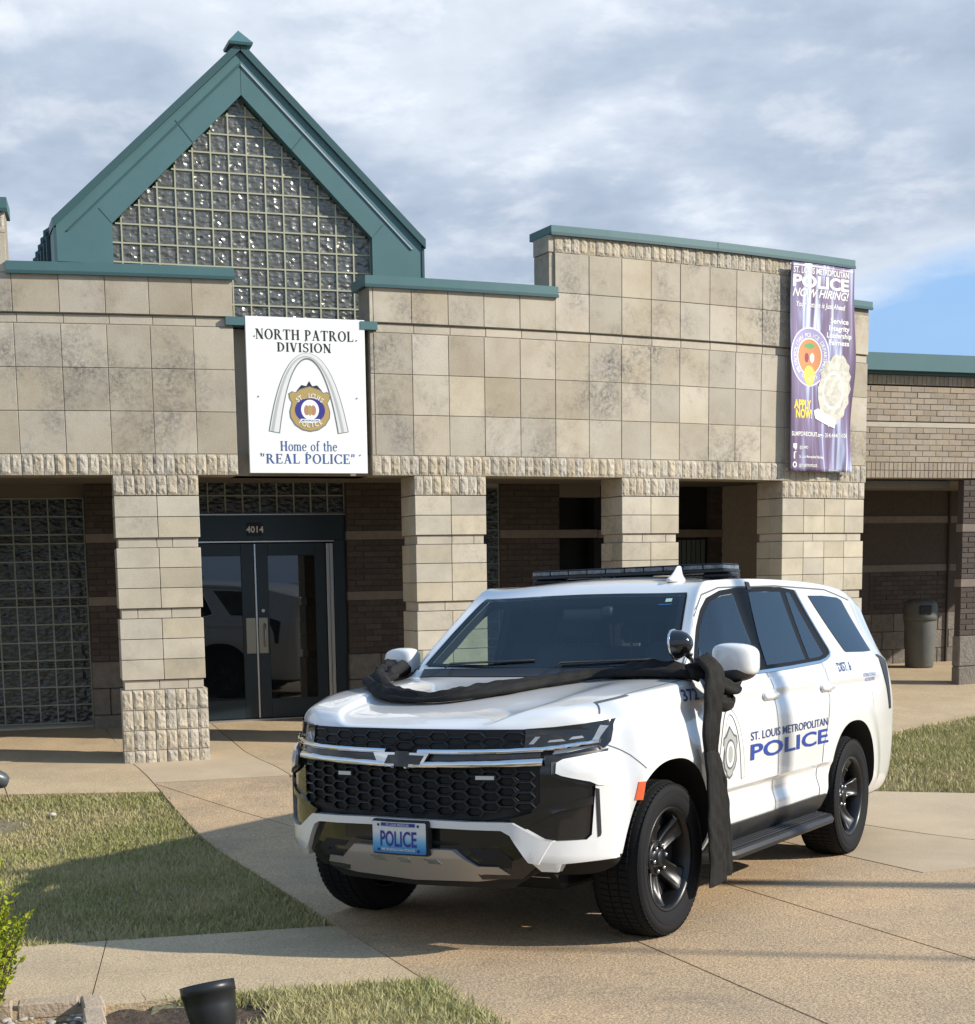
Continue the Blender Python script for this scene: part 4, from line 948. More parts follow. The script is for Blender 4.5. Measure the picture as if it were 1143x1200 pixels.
bt('@SLMPD', .032, .17, 525.5, align='LEFT', width=.13); bt('St. Louis Metropolitan Police Dept.', .032, .17, 536.5, align='LEFT', width=.42); bt('@STLMETROPOLICE', .032, .17, 547, align='LEFT', width=.28)
bp('icon', poly2([(.07, bz_(520)), (.13, bz_(520)), (.13, bz_(525)), (.11, bz_(528)), (.09, bz_(526)), (.07, bz_(525))]), M['num']); bp('icon', poly2([(.08, bz_(538)), (.08, bz_(530)), (.12, bz_(529)), (.12, bz_(530)), (.10, bz_(531)), (.10, bz_(538))]), M['num']); bp('icon', poly2(circ(.10, bz_(545), .035, .035, 16)), M['num']); bp('icon', poly2(circ(.10, bz_(545), .015, .02, 12)), M['black'], .005)
for z in (5.26, 2.95):
    wbox('banner_rod', BP0, BPH, .0, 1.07, z - .008, z + .008, .012, .01, M['silver'], bn)

# ------------------------------------------------------------------ foreground
def on_ground(x, y, dz=0.0): return Matrix.Translation((x, y, G(x, y) + dz))
# uplight at the bottom edge
ul = empty('landscape_spotlight', 'black cylindrical landscape spotlight at the bottom edge in front of the sidewalk', 'spotlight')
base = Vector((-.915, 5.75, G(-.93, 5.75) - .085)); dirv = Vector((-.20, .30, 1.0)).normalized()
q = dirv.to_track_quat('Z', 'X').to_matrix().to_4x4(); q.translation = base + Vector((.03, .0, .10))
bm = bmesh.new(); lathe(bm, [(r_ * 1.1, h_) for r_, h_ in [(.02, -.02), (.055, 0.0), (.082, .06), (.092, .13), (.096, .18), (.1, .182), (.1, .225), (.094, .225), (.088, .12), (.02, .10)]], 36, 'Z'); from_bm(bm, 'lamp_housing', M['plasticblk'], ul, True, q)
bm = bmesh.new(); tube(bm, [base, base + Vector((.03, 0, .10))], .018, 10); from_bm(bm, 'stake', M['plasticblk'], ul, True)
ul2 = empty('far_landscape_spotlight', 'dark grey bullet landscape light on a thin stake at the left edge by the lawn', 'spotlight')
b2 = Vector((-3.79, 13.05, G(-3.8, 13.0))); q2 = Vector((-.75, -.3, .35)).normalized().to_track_quat('Z', 'X').to_matrix().to_4x4(); q2.translation = b2 + Vector((-.02, 0, .20))
bm = bmesh.new(); lathe(bm, [(.0, -.06), (.045, -.055), (.07, -.02), (.08, .05), (.08, .16), (.06, .165)], 24, 'Z'); from_bm(bm, 'lamp_housing', mat('slate_lamp', (.06, .075, .085), .35), ul2, True, q2)
bm = bmesh.new(); tube(bm, [b2 + Vector((.05, 0, -.03)), b2 + Vector((-.02, 0, .22)), b2 + Vector((-.08, 0, .36))], .006, 6); from_bm(bm, 'stake', M['bark'], ul2)
# edging pavers, gravel, soil at the lower left
pv = empty('planter_edging', 'row of tan edging stones around the gravel bed at the lower left', 'edging')
for (x, y, a, w) in ((-1.72, 6.40, .22, .26), (-1.995, 6.34, .22, .26), (-2.27, 6.28, .22, .26), (-1.515, 6.36, -1.25, .2), (-1.455, 6.12, -1.3, .22), (-1.40, 5.88, -1.3, .22)):
    bm = bmesh.new(); box_bm(bm, -w / 2, w / 2, -.045, .045, -.04, .035, .008)
    for v_ in bm.verts: v_.co += Vector((rng.uniform(-.003, .003), rng.uniform(-.003, .003), rng.uniform(-.002, .002)))
    from_bm(bm, 'edging_stone', M['paver'], pv, False, on_ground(x, y) @ Matrix.Rotation(a, 4, 'Z'))
rocks = []
for k in range(6):
    bm = bmesh.new(); bmesh.ops.create_icosphere(bm, subdivisions=2, radius=1.0)
    sc_ = (rng.uniform(.8, 1.2), rng.uniform(.6, 1), rng.uniform(.4, .65))
    for v_ in bm.verts: v_.co = Vector((v_.co.x * sc_[0], v_.co.y * sc_[1], v_.co.z * sc_[2])) * rng.uniform(.9, 1.08)
    me = bpy.data.meshes.new('pebble'); bm.to_mesh(me); bm.free(); me.materials.append(M['rock']); me.polygons.foreach_set('use_smooth', [True] * len(me.polygons)); rocks.append(me)
def pebbles(name, poly, n, r0, r1, label):
    bm = bmesh.new(); x0, x1 = min(p[0] for p in poly), max(p[0] for p in poly); y0, y1 = min(p[1] for p in poly), max(p[1] for p in poly); c = 0
    while c < n:
        x, y = rng.uniform(x0, x1), rng.uniform(y0, y1)
        if not pip(np.array([x]), np.array([y]), poly)[0]: continue
        c += 1; r = rng.uniform(r0, r1); nb = len(bm.verts); bm.from_mesh(rng.choice(rocks)); bm.verts.ensure_lookup_table()
        mm = Matrix.Translation((x, y, G(x, y) - .028 + rng.uniform(0, .018))) @ Matrix.Rotation(rng.uniform(0, 6.3), 4, 'Z') @ Matrix.Scale(r, 4)
        for v_ in bm.verts[nb:]: v_.co = mm @ v_.co
    o = from_bm(bm, name, M['rock'], None, True); tag(o, label, 'gravel', kind='stuff')
pebbles('gravel', [(-2.4, 5.4), (-1.42, 5.5), (-1.53, 6.3), (-2.4, 6.22)], 420, .010, .026, 'white and grey pebbles in the bed at the lower left corner')
for (x, y, r) in ((-3.93, 12.35, .09), (-3.25, 12.55, .035), (-1.02, 5.98, .018), (-4.1, 12.1, .05)):
    o = add('rock', rocks[0], None, on_ground(x, y, r * .1) @ Matrix.Scale(r, 4)); tag(o, {.09: 'largest pale stone on the bare patch at the left edge of the lawn', .035: 'small white stone alone on the left lawn', .018: 'tiny pale pebble on the soil beside the black spotlight', .05: 'pale stone half sunk in the bare patch at the left edge'}[r], 'stone')
bm = clip_cells([(-1.42, 5.0), (-.75, 5.0), (-.62, 6.45), (-1.45, 6.36)], .05)
for v_ in bm.verts: v_.co.z = G(v_.co.x, v_.co.y) - .018 + .014 * math.sin(v_.co.x * 31) * math.sin(v_.co.y * 27)
tag(from_bm(bm, 'bed_soil', M['dirt'], None, True), 'brown soil strip beside the edging stones', None, kind='structure')
# shrub at the left edge
bs_ = empty('shrub', 'yellow green boxwood shrub at the left edge beside the sidewalk', 'shrub')
r = np.random.default_rng(5); bmt = bmesh.new(); lv = []; lf = []
cx, cy = -2.07, 6.30; cz = G(cx, cy)
for k in range(260):
    a = r.uniform(0, 2 * np.pi); rr = r.uniform(0, .27); h = r.uniform(.38, .80) * (1 - .5 * (rr / .3) ** 2); lean = r.uniform(.0, .09)
    p0 = Vector((cx + rr * .6 * math.cos(a), cy + rr * .6 * math.sin(a), cz - .03)); p2 = Vector((cx + (rr + lean) * math.cos(a), cy + (rr + lean) * math.sin(a), cz + h))
    p1 = (p0 + p2) / 2 + Vector((0, 0, .05)); tube(bmt, [p0, p1, p2], [.004, .003, .0015], 4, False)
    for j in range(46):
        t = r.uniform(.12, 1.0); p = (p0 * (1 - t) * (1 - t) + p1 * 2 * t * (1 - t) + p2 * t * t); d = Vector(r.normal(size=3)).normalized(); d.z = abs(d.z) * .6 + .25; d.normalize()
        s_ = d.cross(Vector(r.normal(size=3))).normalized(); L_ = r.uniform(.018, .032); w = L_ * .30; p = p + d * .004; b = len(lv)
        nn_ = d.cross(s_) * w * .35
        lv += [p, p + d * L_ * .45 + s_ * w + nn_, p + d * L_, p + d * L_ * .45 - s_ * w + nn_]; lf += [(b, b + 1, b + 2), (b, b + 2, b + 3)]
from_bm(bmt, 'twigs', M['bark'], bs_); fo = add('foliage', mesh_of('foliage', lv, lf, M['leaf']), bs_); fo['kind'] = 'stuff'
# flag poles out of frame whose shadows cross the drive
for i, (x, y, rad, h, lab) in enumerate(((12.0, 4.72, .035, 8.0, 'thin light pole standing on the lawn beyond the right edge'), (11.9, 6.83, .125, 9.0, 'thick grey pole standing on the lawn beyond the right edge'))):
    t_ = empty('flag_pole', lab, 'pole', 'poles on the lawn at the right', mw=on_ground(x, y, -.1))
    bm = bmesh.new(); lathe(bm, [(rad * 1.1, 0), (rad, .2), (rad * .8, h)], 20); from_bm(bm, 'pole', M['silver'], t_, True)
    bm = bmesh.new(); lathe(bm, [(.001, h), (rad * 1.6, h + .06), (rad * 1.6, h + .12), (.001, h + .18)], 16); from_bm(bm, 'finial', M['gold'], t_, True)
# ------------------------------------------------------------------ the police vehicle
CO = Vector((0.3696572, 8.14591594, -1.9142729 + ZO)); CA = Matrix(((-0.53798484, 0.84293816, -0.00525011), (-0.84249498, -0.53747529, 0.03639507), (0.027857, 0.02400317, 0.99932473)))
cmw = CA.to_4x4(); cmw.translation = CO
car = empty('police_suv', 'white police SUV with black mourning cloth across its hood, parked on the driveway', 'police car', mw=cmw)
def car_glass(name, tint, ior):
    m = bpy.data.materials.new(name); m.use_nodes = True; t = m.node_tree; L = t.links.new; t.nodes.remove(t.nodes['Principled BSDF'])
    tr = N(t, 'ShaderNodeBsdfTransparent'); tr.inputs[0].default_value = (*[c ** .5 for c in tint], 1); gl = N(t, 'ShaderNodeBsdfGlossy'); gl.inputs['Roughness'].default_value = .01; gl.inputs[0].default_value = (.95, .98, 1, 1)
    fr_ = N(t, 'ShaderNodeFresnel'); fr_.inputs[0].default_value = ior; ms = N(t, 'ShaderNodeMixShader'); ge_ = N(t, 'ShaderNodeNewGeometry'); sw_ = N(t, 'ShaderNodeMix', data_type='FLOAT'); L(ge_.outputs['Backfacing'], sw_.inputs[0]); L(fr_.outputs[0], sw_.inputs[2]); sw_.inputs[3].default_value = .01; L(sw_.outputs[0], ms.inputs[0]); L(tr.outputs[0], ms.inputs[1]); L(gl.outputs[0], ms.inputs[2]); L(ms.outputs[0], t.nodes['Material Output'].inputs[0]); return m
P = dict(
    paint=mat('white_car_paint', (.69, .69, .68), .28, coat=1.0, ior=1.45, nscale=2, namt=.02),
    under=mat('black_underbody', (.010, .010, .011), .7), dlo=mat('black_window_trim', (.004, .004, .005), .5, spec=.15), gap=mat('panel_gap', (.10, .10, .10), .7),
    gloss=mat('gloss_black_trim', (.008, .008, .009), .12, coat=.6), matte=mat('satin_black_trim', (.018, .018, .019), .42),
    glass=car_glass('tinted_car_glass', (.55, .64, .60), 1.50), privacy=car_glass('privacy_car_glass', (.07, .08, .085), 1.62), ws=car_glass('windshield_glass', (.74, .86, .84), 1.42), seat=mat('dark_seat_fabric', (.035, .035, .037), .8), dash=mat('dark_dashboard', (.022, .022, .024), .6),
    chrome=mat('chrome', (.72, .72, .71), .06, metal=1.0), skid=mat('satin_silver_skid', (.36, .35, .34), .35, metal=.35),
    tyre=mat('tyre_rubber', (.009, .009, .010), .78, bump=.15, bscale=200, spec=.25), rim=mat('black_painted_wheel', (.006, .006, .007), .36, coat=.12),
    lug=mat('steel_lug', (.45, .45, .45), .25, metal=1.0), amber=mat('orange_reflector', (.75, .09, .01), .2, coat=1),
    lens=mat('clear_lamp_lens', (.012, .013, .014), .05, coat=.4, ior=1.5), drl=mat('white_lamp_element', (.34, .36, .38), .12, metal=.4),
    grl=mat('grille_black', (.007, .007, .008), .36), led=mat('clear_led', (.55, .57, .56), .15), blue=mat('police_blue_vinyl', (.018, .05, .27), .3), navyv=mat('navy_vinyl', (.03, .05, .16), .3),
    cloth=mat('black_mourning_cloth', (.016, .015, .014), .78, coords='O', nscale=30, namt=.3, bump=.3, bscale=120, spec=.25),
    grv=mat('grey_vinyl', (.33, .34, .33), .35), grvl=mat('pale_grey_vinyl', (.62, .63, .60), .35), grvd=mat('dark_grey_vinyl', (.09, .095, .10), .35),
    lb=mat('light_bar_lens', (.16, .17, .16), .08, coat=1, nscale=25, namt=.7, ncol=(.02, .02, .025), coords='O'), sill=mat('ribbed_step', (.016, .016, .017), .5), sticker=mat('green_sticker', (.45, .62, .52), .4), stickb=mat('blue_sticker', (.05, .25, .5), .4))
_L = ([0, .4, .6, .7, .78, .85, .92, .97, 1.0, 1.01], [.98, .95, .90, .85, .80, .74, .655, .58, .5, .42])
_U = ([0, .4, .6, .7, .8, .87, .90, .93, .945, .96], [.945, .92, .86, .80, .72, .63, .57, .48, .42, .30])
def xfront(y, z):
    t = min(1, max(0, (z - .92) / .20)); t = t * t * (3 - 2 * t)
    return float(np.interp(abs(y), *_L)) * (1 - t) + float(np.interp(abs(y), *_U)) * t - .5 * max(0, .5 - z)
def build_body():
    # stations: x then (y,z) for 13 keys from bottom centre over the side to the roof centre
    def st_(x, dx, *yz): return [(x + (dx[i] if dx else 0), yz[i][0], yz[i][1]) for i in range(len(yz))]
    K = []
    low = lambda s=1.0: [(0, .30), (.72 * s, .30), (.93 * s, .36), (.985 * s, .50), (1.003 * s, .75), (1.008 * s, .95), (.992 * s, 1.12)]
    hood = lambda zc, e=0: None
    # windshield / roof stations
    def gh(x, sh, belt, top, rail, mid, cen, s=1.0): K.append(st_(x, None, *low(s), sh, belt, top, rail, mid, cen))
    def fr(x, s, sh, belt, a, b, c, d): K.append(st_(x, None, *low(s), sh, belt, a, b, c, d))
    # rear closing
    zr = [(0, .34), (.5, .34), (.62, .42), (.66, .52), (.68, .75), (.68, .95), (.66, 1.10), (.62, 1.28), (.58, 1.36), (.48, 1.56), (.42, 1.60), (.2, 1.63), (0, 1.64)]
    K.append([(-4.36, y * .55, .95 + (z - .95) * .55) for y, z in zr])
    K.append([(-4.35, y, z) for y, z in zr])
    K.append([(-4.28, y * 1.27 if y else 0, z) for y, z in [(0, .31), (.5, .31), (.65, .38), (.70, .50), (.72, .75), (.72, .95), (.71, 1.12), (.67, 1.30), (.63, 1.38), (.54, 1.64), (.48, 1.70), (.25, 1.735), (0, 1.745)]])
    gh(-4.12, (.925, 1.30), (.875, 1.37), (.735, 1.655), (.665, 1.735), (.34, 1.79), (0, 1.80), .965)
    gh(-3.90, (.945, 1.31), (.905, 1.38), (.755, 1.70), (.685, 1.785), (.35, 1.835), (0, 1.845), .985)
    gh(-3.6, (.955, 1.31), (.922, 1.375), (.765, 1.745), (.695, 1.835), (.35, 1.87), (0, 1.88))
    gh(-3.1, (.957, 1.30), (.925, 1.36), (.77, 1.775), (.70, 1.862), (.35, 1.895), (0, 1.905))
    gh(-2.5, (.957, 1.29), (.925, 1.345), (.77, 1.79), (.70, 1.872), (.35, 1.905), (0, 1.915))
    gh(-1.9, (.957, 1.28), (.925, 1.335), (.77, 1.79), (.70, 1.872), (.35, 1.905), (0, 1.915))
    gh(-1.45, (.957, 1.275), (.925, 1.33), (.768, 1.785), (.70, 1.862), (.35, 1.89), (0, 1.90))
    gh(-1.2, (.957, 1.27), (.925, 1.33), (.767, 1.775), (.695, 1.85), (.35, 1.865), (0, 1.87))
    gh(-1.04, (.957, 1.27), (.925, 1.33), (.768, 1.752), (.69, 1.805), (.35, 1.803), (0, 1.805))
    gh(-.78, (.957, 1.265), (.925, 1.325), (.812, 1.578), (.745, 1.612), (.38, 1.605), (0, 1.605))
    gh(-.52, (.957, 1.26), (.93, 1.315), (.872, 1.38), (.80, 1.408), (.40, 1.405), (0, 1.41))
    fr(-.42, 1.0, (.957, 1.26), (.93, 1.31), (.84, 1.325), (.70, 1.335), (.36, 1.335), (0, 1.335))
    fr(-.30, 1.0, (.957, 1.258), (.93, 1.30), (.82, 1.315), (.64, 1.318), (.40, 1.312), (0, 1.315))
    fr(0.0, 1.0, (.955, 1.245), (.928, 1.285), (.80, 1.295), (.64, 1.30), (.46, 1.278), (0, 1.285))
    fr(.30, .998, (.945, 1.225), (.90, 1.262), (.78, 1.272), (.62, 1.272), (.50, 1.242), (0, 1.248))
    lw = [(0, .34), (.70, .34), (.915, .40), (.965, .50), (.985, .75), (.985, .95), (.965, 1.10)]
    K.append(st_(.48, None, *lw, (.925, 1.18), (.86, 1.235), (.76, 1.25), (.60, 1.248), (.50, 1.215), (0, 1.222)))
    def ring(q, dx=0.0): K.append([(xfront(y, z) + dx, y, z) for y, z in q])
    K.append([(.60, 0, .42), (.61, .64, .43), (.60, .86, .47), (.58, .93, .50), (.575, .955, .75), (.58, .95, .93), (.58, .915, 1.07), (.63, .87, 1.155), (.66, .80, 1.205), (.70, .70, 1.213), (.72, .55, 1.207), (.73, .46, 1.18), (.74, 0, 1.185)])
    K.append([(.80, 0, .50), (.78, .5, .50), (.72, .72, .50), (.73, .82, .50), (.73, .845, .75), (.735, .84, .92), (.72, .80, 1.04), (.73, .775, 1.115), (.77, .70, 1.165), (.80, .60, 1.172), (.84, .48, 1.165), (.85, .38, 1.150), (.865, 0, 1.152)])
    ring([(0, .55), (.42, .55), (.62, .555), (.70, .57), (.735, .75), (.73, .90), (.70, 1.0), (.68, 1.07), (.62, 1.115), (.53, 1.125), (.42, 1.122), (.3, 1.12), (0, 1.12)], -.01)
    ring([(0, .59), (.36, .59), (.50, .60), (.58, .62), (.60, .75), (.60, .87), (.57, .95), (.55, 1.0), (.50, 1.03), (.42, 1.04), (.3, 1.04), (.2, 1.04), (0, 1.04)], -.01)
    ring([(0, .6), (.18, .6), (.25, .64), (.29, .68), (.30, .75), (.30, .81), (.285, .85), (.27, .88), (.25, .90), (.2, .905), (.15, .905), (.1, .905), (0, .905)], -.01)
    K.append([(.968, y * .3, .75 + (z - .75) * .3) for y, z in [(0, .6), (.18, .6), (.25, .64), (.29, .68), (.30, .75), (.30, .81), (.285, .85), (.27, .88), (.25, .90), (.2, .905), (.15, .905), (.1, .905), (0, .905)]])
    A_ = np.array(K); ns, nk = A_.shape[:2]
    # full loop: mirror; index ring around
    loopn = 2 * (nk - 1); V = np.zeros((ns, loopn, 3))
    for k in range(nk): V[:, k] = A_[:, k]
    for k in range(1, nk - 1): V[:, loopn - k] = A_[:, k] * np.array([1, -1, 1])
    faces = [(i * loopn + j, i * loopn + (j + 1) % loopn, (i + 1) * loopn + (j + 1) % loopn, (i + 1) * loopn + j) for i in range(ns - 1) for j in range(loopn)]
    faces += [tuple(range(loopn))[::-1], tuple((ns - 1) * loopn + j for j in range(loopn))]
    target = V.reshape(-1, 3); cur = target.copy()
    me = mesh_of('body', cur, faces); o = bpy.data.objects.new('body', me); SC.collection.objects.link(o)
    md = o.modifiers.new('s', 'SUBSURF'); md.levels = 2; md.render_levels = 2
    for it in range(5):
        dg = bpy.context.evaluated_depsgraph_get(); ev = o.evaluated_get(dg).to_mesh()
        co = np.zeros(len(ev.vertices) * 3); ev.vertices.foreach_get('co', co); co = co.reshape(-1, 3)[:len(target)]
        cur = cur + (target - co) * 0.85; me.vertices.foreach_set('co', cur.reshape(-1)); me.update()
        o.evaluated_get(dg).to_mesh_clear()
    md.levels = 4
    dg = bpy.context.evaluated_depsgraph_get(); m2 = bpy.data.meshes.new_from_object(o.evaluated_get(dg))
    bpy.data.objects.remove(o); return m2
bodyme = build_body()
def sstep(a, b, x): t = np.clip((x - a) / (b - a), 0, 1); return t * t * (3 - 2 * t)
def seg_d(px, pz, a, b):
    ax, az = a; bx_, bz__ = b; dx, dz = bx_ - ax, bz__ - az; t = np.clip(((px - ax) * dx + (pz - az) * dz) / (dx * dx + dz * dz), 0, 1)
    return np.hypot(px - ax - t * dx, pz - az - t * dz)
def sdf(px, pz, poly):
    d = np.full(len(px), 9.); n = len(poly)
    for i in range(n): d = np.minimum(d, seg_d(px, pz, poly[i], poly[(i + 1) % n]))
    return np.where(pip(px, pz, poly), -d, d)
co = np.zeros(len(bodyme.vertices) * 3); bodyme.vertices.foreach_get('co', co); co = co.reshape(-1, 3)
X_, Y_, Z_ = co[:, 0], co[:, 1], co[:, 2]; sy = np.sign(Y_); ay = np.abs(Y_)
# wheel arch flares, shoulder crease and lower door crease on the side
side = (ay > .8) & (Z_ < 1.3)
for wx in (0.0, -3.071):
    d = np.hypot(X_ - wx, (Z_ - .42)) ; fl_ = .020 * (1 - sstep(.575, .76, d)) * sstep(.36, .5, Z_) * sstep(1.2, 1.0, Z_ + 0 * X_)
    Y_ += np.where(side, sy * fl_, 0)
dm = sstep(-.55, -.75, X_) * sstep(-2.65, -2.45, X_)
Y_ += np.where(side, -sy * dm * .034 * sstep(.69, .655, Z_) * sstep(.50, .62, Z_), 0)
Y_ += np.where(side, sy * .008 * np.exp(-((Z_ - 1.215) / .03) ** 2) * sstep(.5, .2, X_) * sstep(-3.9, -3.6, X_), 0)
Y_ += np.where(side, -sy * .006 * np.exp(-((Z_ - 1.16) / .035) ** 2) * sstep(.3, .0, X_) * sstep(-3.9, -3.6, X_), 0)
co[:, 1] = Y_; bodyme.vertices.foreach_set('co', co.reshape(-1)); bodyme.update()
DLO = [(-.56, 1.345), (-.66, 1.44), (-.80, 1.575), (-.93, 1.675), (-1.05, 1.74), (-1.25, 1.782), (-1.50, 1.80), (-2.0, 1.812), (-2.29, 1.812), (-2.545, 1.797), (-2.84, 1.398), (-2.80, 1.375), (-2.70, 1.355), (-2.55, 1.342), (-2.0, 1.328), (-1.446, 1.318), (-.9, 1.315), (-.62, 1.325)]
FG = [(-.60, 1.365), (-.675, 1.44), (-.82, 1.575), (-.95, 1.67), (-1.06, 1.728), (-1.25, 1.765), (-1.44, 1.778), (-1.46, 1.62), (-1.50, 1.345), (-1.1, 1.342), (-.7, 1.348)]
RG = [(-1.70, 1.79), (-2.262, 1.797), (-2.325, 1.36), (-2.0, 1.352), (-1.617, 1.347), (-1.63, 1.5)]
QG = [(-2.36, 1.793), (-2.44, 1.792), (-2.70, 1.385), (-2.60, 1.368), (-2.40, 1.362)]
DG = [(-2.80, 1.775), (-3.1, 1.777), (-3.45, 1.765), (-3.54, 1.745), (-3.66, 1.56), (-3.77, 1.38), (-3.6, 1.378), (-3.20, 1.385), (-3.17, 1.395)]
wsp = [(-.80, .0), (-.4, -.03), (0, -.04), (.4, -.03), (.80, .0), (.745, .45), (.665, 1.0), (.3, 1.02), (0, 1.025), (-.3, 1.02), (-.665, 1.0), (-.745, .45)]
def bool_op(me_a, me_b, op):
    a_ = bpy.data.objects.new('a', me_a); b_ = bpy.data.objects.new('b', me_b); SC.collection.objects.link(a_); SC.collection.objects.link(b_)
    md_ = a_.modifiers.new('b', 'BOOLEAN'); md_.operation = op; md_.solver = 'EXACT'; md_.object = b_
    dg_ = bpy.context.evaluated_depsgraph_get(); r_ = bpy.data.meshes.new_from_object(a_.evaluated_get(dg_))
    bpy.data.objects.remove(a_); bpy.data.objects.remove(b_); return r_
# wheel arches cut out
bo = bpy.data.objects.new('body', bodyme); SC.collection.objects.link(bo); bodyme.materials.append(P['paint']); bodyme.materials.append(P['under'])
bm = bmesh.new()
def arch_poly(cx_, sc=1.0):
    pts = []
    for k in range(41):
        a = math.pi * k / 40; c, s = math.cos(a), math.sin(a); e = 2 / 2.35
        pts.append((cx_ + sc * .515 * math.copysign(abs(c) ** e, c), .405 + sc * .52 * abs(s) ** e))
    return [(cx_ + sc * .53, .15)] + pts + [(cx_ - sc * .53, .15)]
for cx_ in (0.02, -3.05):
    for sgn in (1, -1):
        b2_ = bmesh.new(); prism(b2_, arch_poly(cx_), sgn * .60, sgn * 1.2); bmesh.ops.recalc_face_normals(b2_, faces=b2_.faces[:]); t_ = bpy.data.meshes.new('x'); b2_.to_mesh(t_); b2_.free(); bm.from_mesh(t_)
cme = bpy.data.meshes.new('c'); bm.to_mesh(cme); bm.free(); cme.materials.append(P['paint']); cme.materials.append(P['under'])
for p_ in cme.polygons: p_.material_index = 1
cut = bpy.data.objects.new('cut', cme); SC.collection.objects.link(cut)
md = bo.modifiers.new('b', 'BOOLEAN'); md.operation = 'DIFFERENCE'; md.solver = 'EXACT'; md.object = cut
dg = bpy.context.evaluated_depsgraph_get(); body2 = bpy.data.meshes.new_from_object(bo.evaluated_get(dg))
# cabin hollowed out and the window openings cut through
def two_mats(me_):
    me_.materials.clear(); me_.materials.append(P['paint']); me_.materials.append(P['under'])
    for p_ in me_.polygons: p_.material_index = 1
    return me_
bmb = bmesh.new(); rr2 = []
for x_, zt2 in ((-.60, 1.40), (-1.09, 1.765), (-1.35, 1.815), (-2.2, 1.825), (-3.2, 1.815), (-3.9, 1.74), (-4.06, 1.45)):
    ht = .885 - (zt2 - 1.33) * .36; q6 = [(.90, .86), (.885, 1.33), (ht, zt2 - .03 if zt2 > 1.5 else zt2), (ht - .10, zt2), (-ht + .10, zt2), (-ht, zt2 - .03 if zt2 > 1.5 else zt2), (-.885, 1.33), (-.90, .86)]
    rr2.append([bmb.verts.new((x_, a, b)) for a, b in q6])
for k in range(len(rr2) - 1):
    for l in range(8): bmb.faces.new((rr2[k][l], rr2[k][(l + 1) % 8], rr2[k + 1][(l + 1) % 8], rr2[k + 1][l]))
bmb.faces.new(rr2[0]); bmb.faces.new(list(reversed(rr2[-1]))); bmesh.ops.recalc_face_normals(bmb, faces=bmb.faces[:])
cav = bpy.data.meshes.new('cav'); bmb.to_mesh(cav); bmb.free(); two_mats(cav); body2 = bool_op(body2, cav, 'DIFFERENCE')
bmb = bmesh.new()
for pl_ in (FG, RG, QG, DG):
    for sg__ in (1, -1):
        b2_ = bmesh.new(); prism(b2_, pl_, sg__ * .5, sg__ * 1.2); t_ = bpy.data.meshes.new('x'); b2_.to_mesh(t_); b2_.free(); bmb.from_mesh(t_)
wm_ = bpy.data.meshes.new('w'); bmb.to_mesh(wm_); bmb.free(); two_mats(wm_); body2 = bool_op(body2, wm_, 'DIFFERENCE')
bmb = bmesh.new(); nrm_ = Vector((.60, 0, .80)); ra, rb_ = [], []
for a, b in wsp:
    a *= .955; b = .035 + b * .93; c0 = Vector((-.50 - .52 * b, a, 1.385 + .383 * b)); ra.append(bmb.verts.new(c0 + nrm_ * .12)); rb_.append(bmb.verts.new(c0 - nrm_ * .12))
bmb.faces.new(ra); bmb.faces.new(list(reversed(rb_))); [bmb.faces.new((ra[k], rb_[k], rb_[(k + 1) % len(ra)], ra[(k + 1) % len(ra)])) for k in range(len(ra))]
bmesh.ops.recalc_face_normals(bmb, faces=bmb.faces[:]); wm_ = bpy.data.meshes.new('w'); bmb.to_mesh(wm_); bmb.free(); two_mats(wm_); body2 = bool_op(body2, wm_, 'DIFFERENCE')
SHELL = BVHTree.FromPolygons([v.co.copy() for v in bodyme.vertices], [tuple(p.vertices) for p in bodyme.polygons])
bpy.data.objects.remove(bo); bpy.data.objects.remove(cut)
for p_ in body2.polygons:
    c_ = p_.center
    if p_.material_index == 0 and ((c_.x > .70 and c_.z < 1.105 and abs(c_.y) < .74) or (c_.x > .5 and c_.z < .50) or (c_.z < .345)): p_.material_index = 1
body2.polygons.foreach_set('use_smooth', [True for p in body2.polygons])
try: body2.set_sharp_from_angle(angle=math.radians(38))
except Exception: pass
body = add('body', body2, car)
def cast(o, d):
    h = SHELL.ray_cast(Vector(o), Vector(d)); return h
def proj_side(x, z, sg_=1, off=0.0):
    h = cast((x, 1.6 * sg_, z), (0, -sg_, 0)); k_ = 0
    while (h[0] is None or h[0].y * sg_ < .55) and k_ < 30: z -= .006; k_ += 1; h = cast((x, 1.6 * sg_, z), (0, -sg_, 0))
    if h[0] is None: return Vector((x, .9 * sg_, z))
    n = h[1]; n = n if n.y * sg_ > 0 else -n; return h[0] + n * off
def proj_front(y, z, _=1, off=0.0): 
    h = cast((2, y, z), (-1, 0, 0)); x_ = xfront(y, z)
    if h[0] is not None and abs(y) > .7: x_ = max(x_, h[0].x) if h[0].x - x_ < .15 else x_
    return Vector((x_ + off, y, z))
def proj_top(x, y, _=1, off=0.0):
    h = cast((x, y, 2.6), (0, 0, -1))
    if h[0] is None: return Vector((x, y, 1.2))
    n = h[1]; n = n if n.z > 0 else -n; return h[0] + n * off
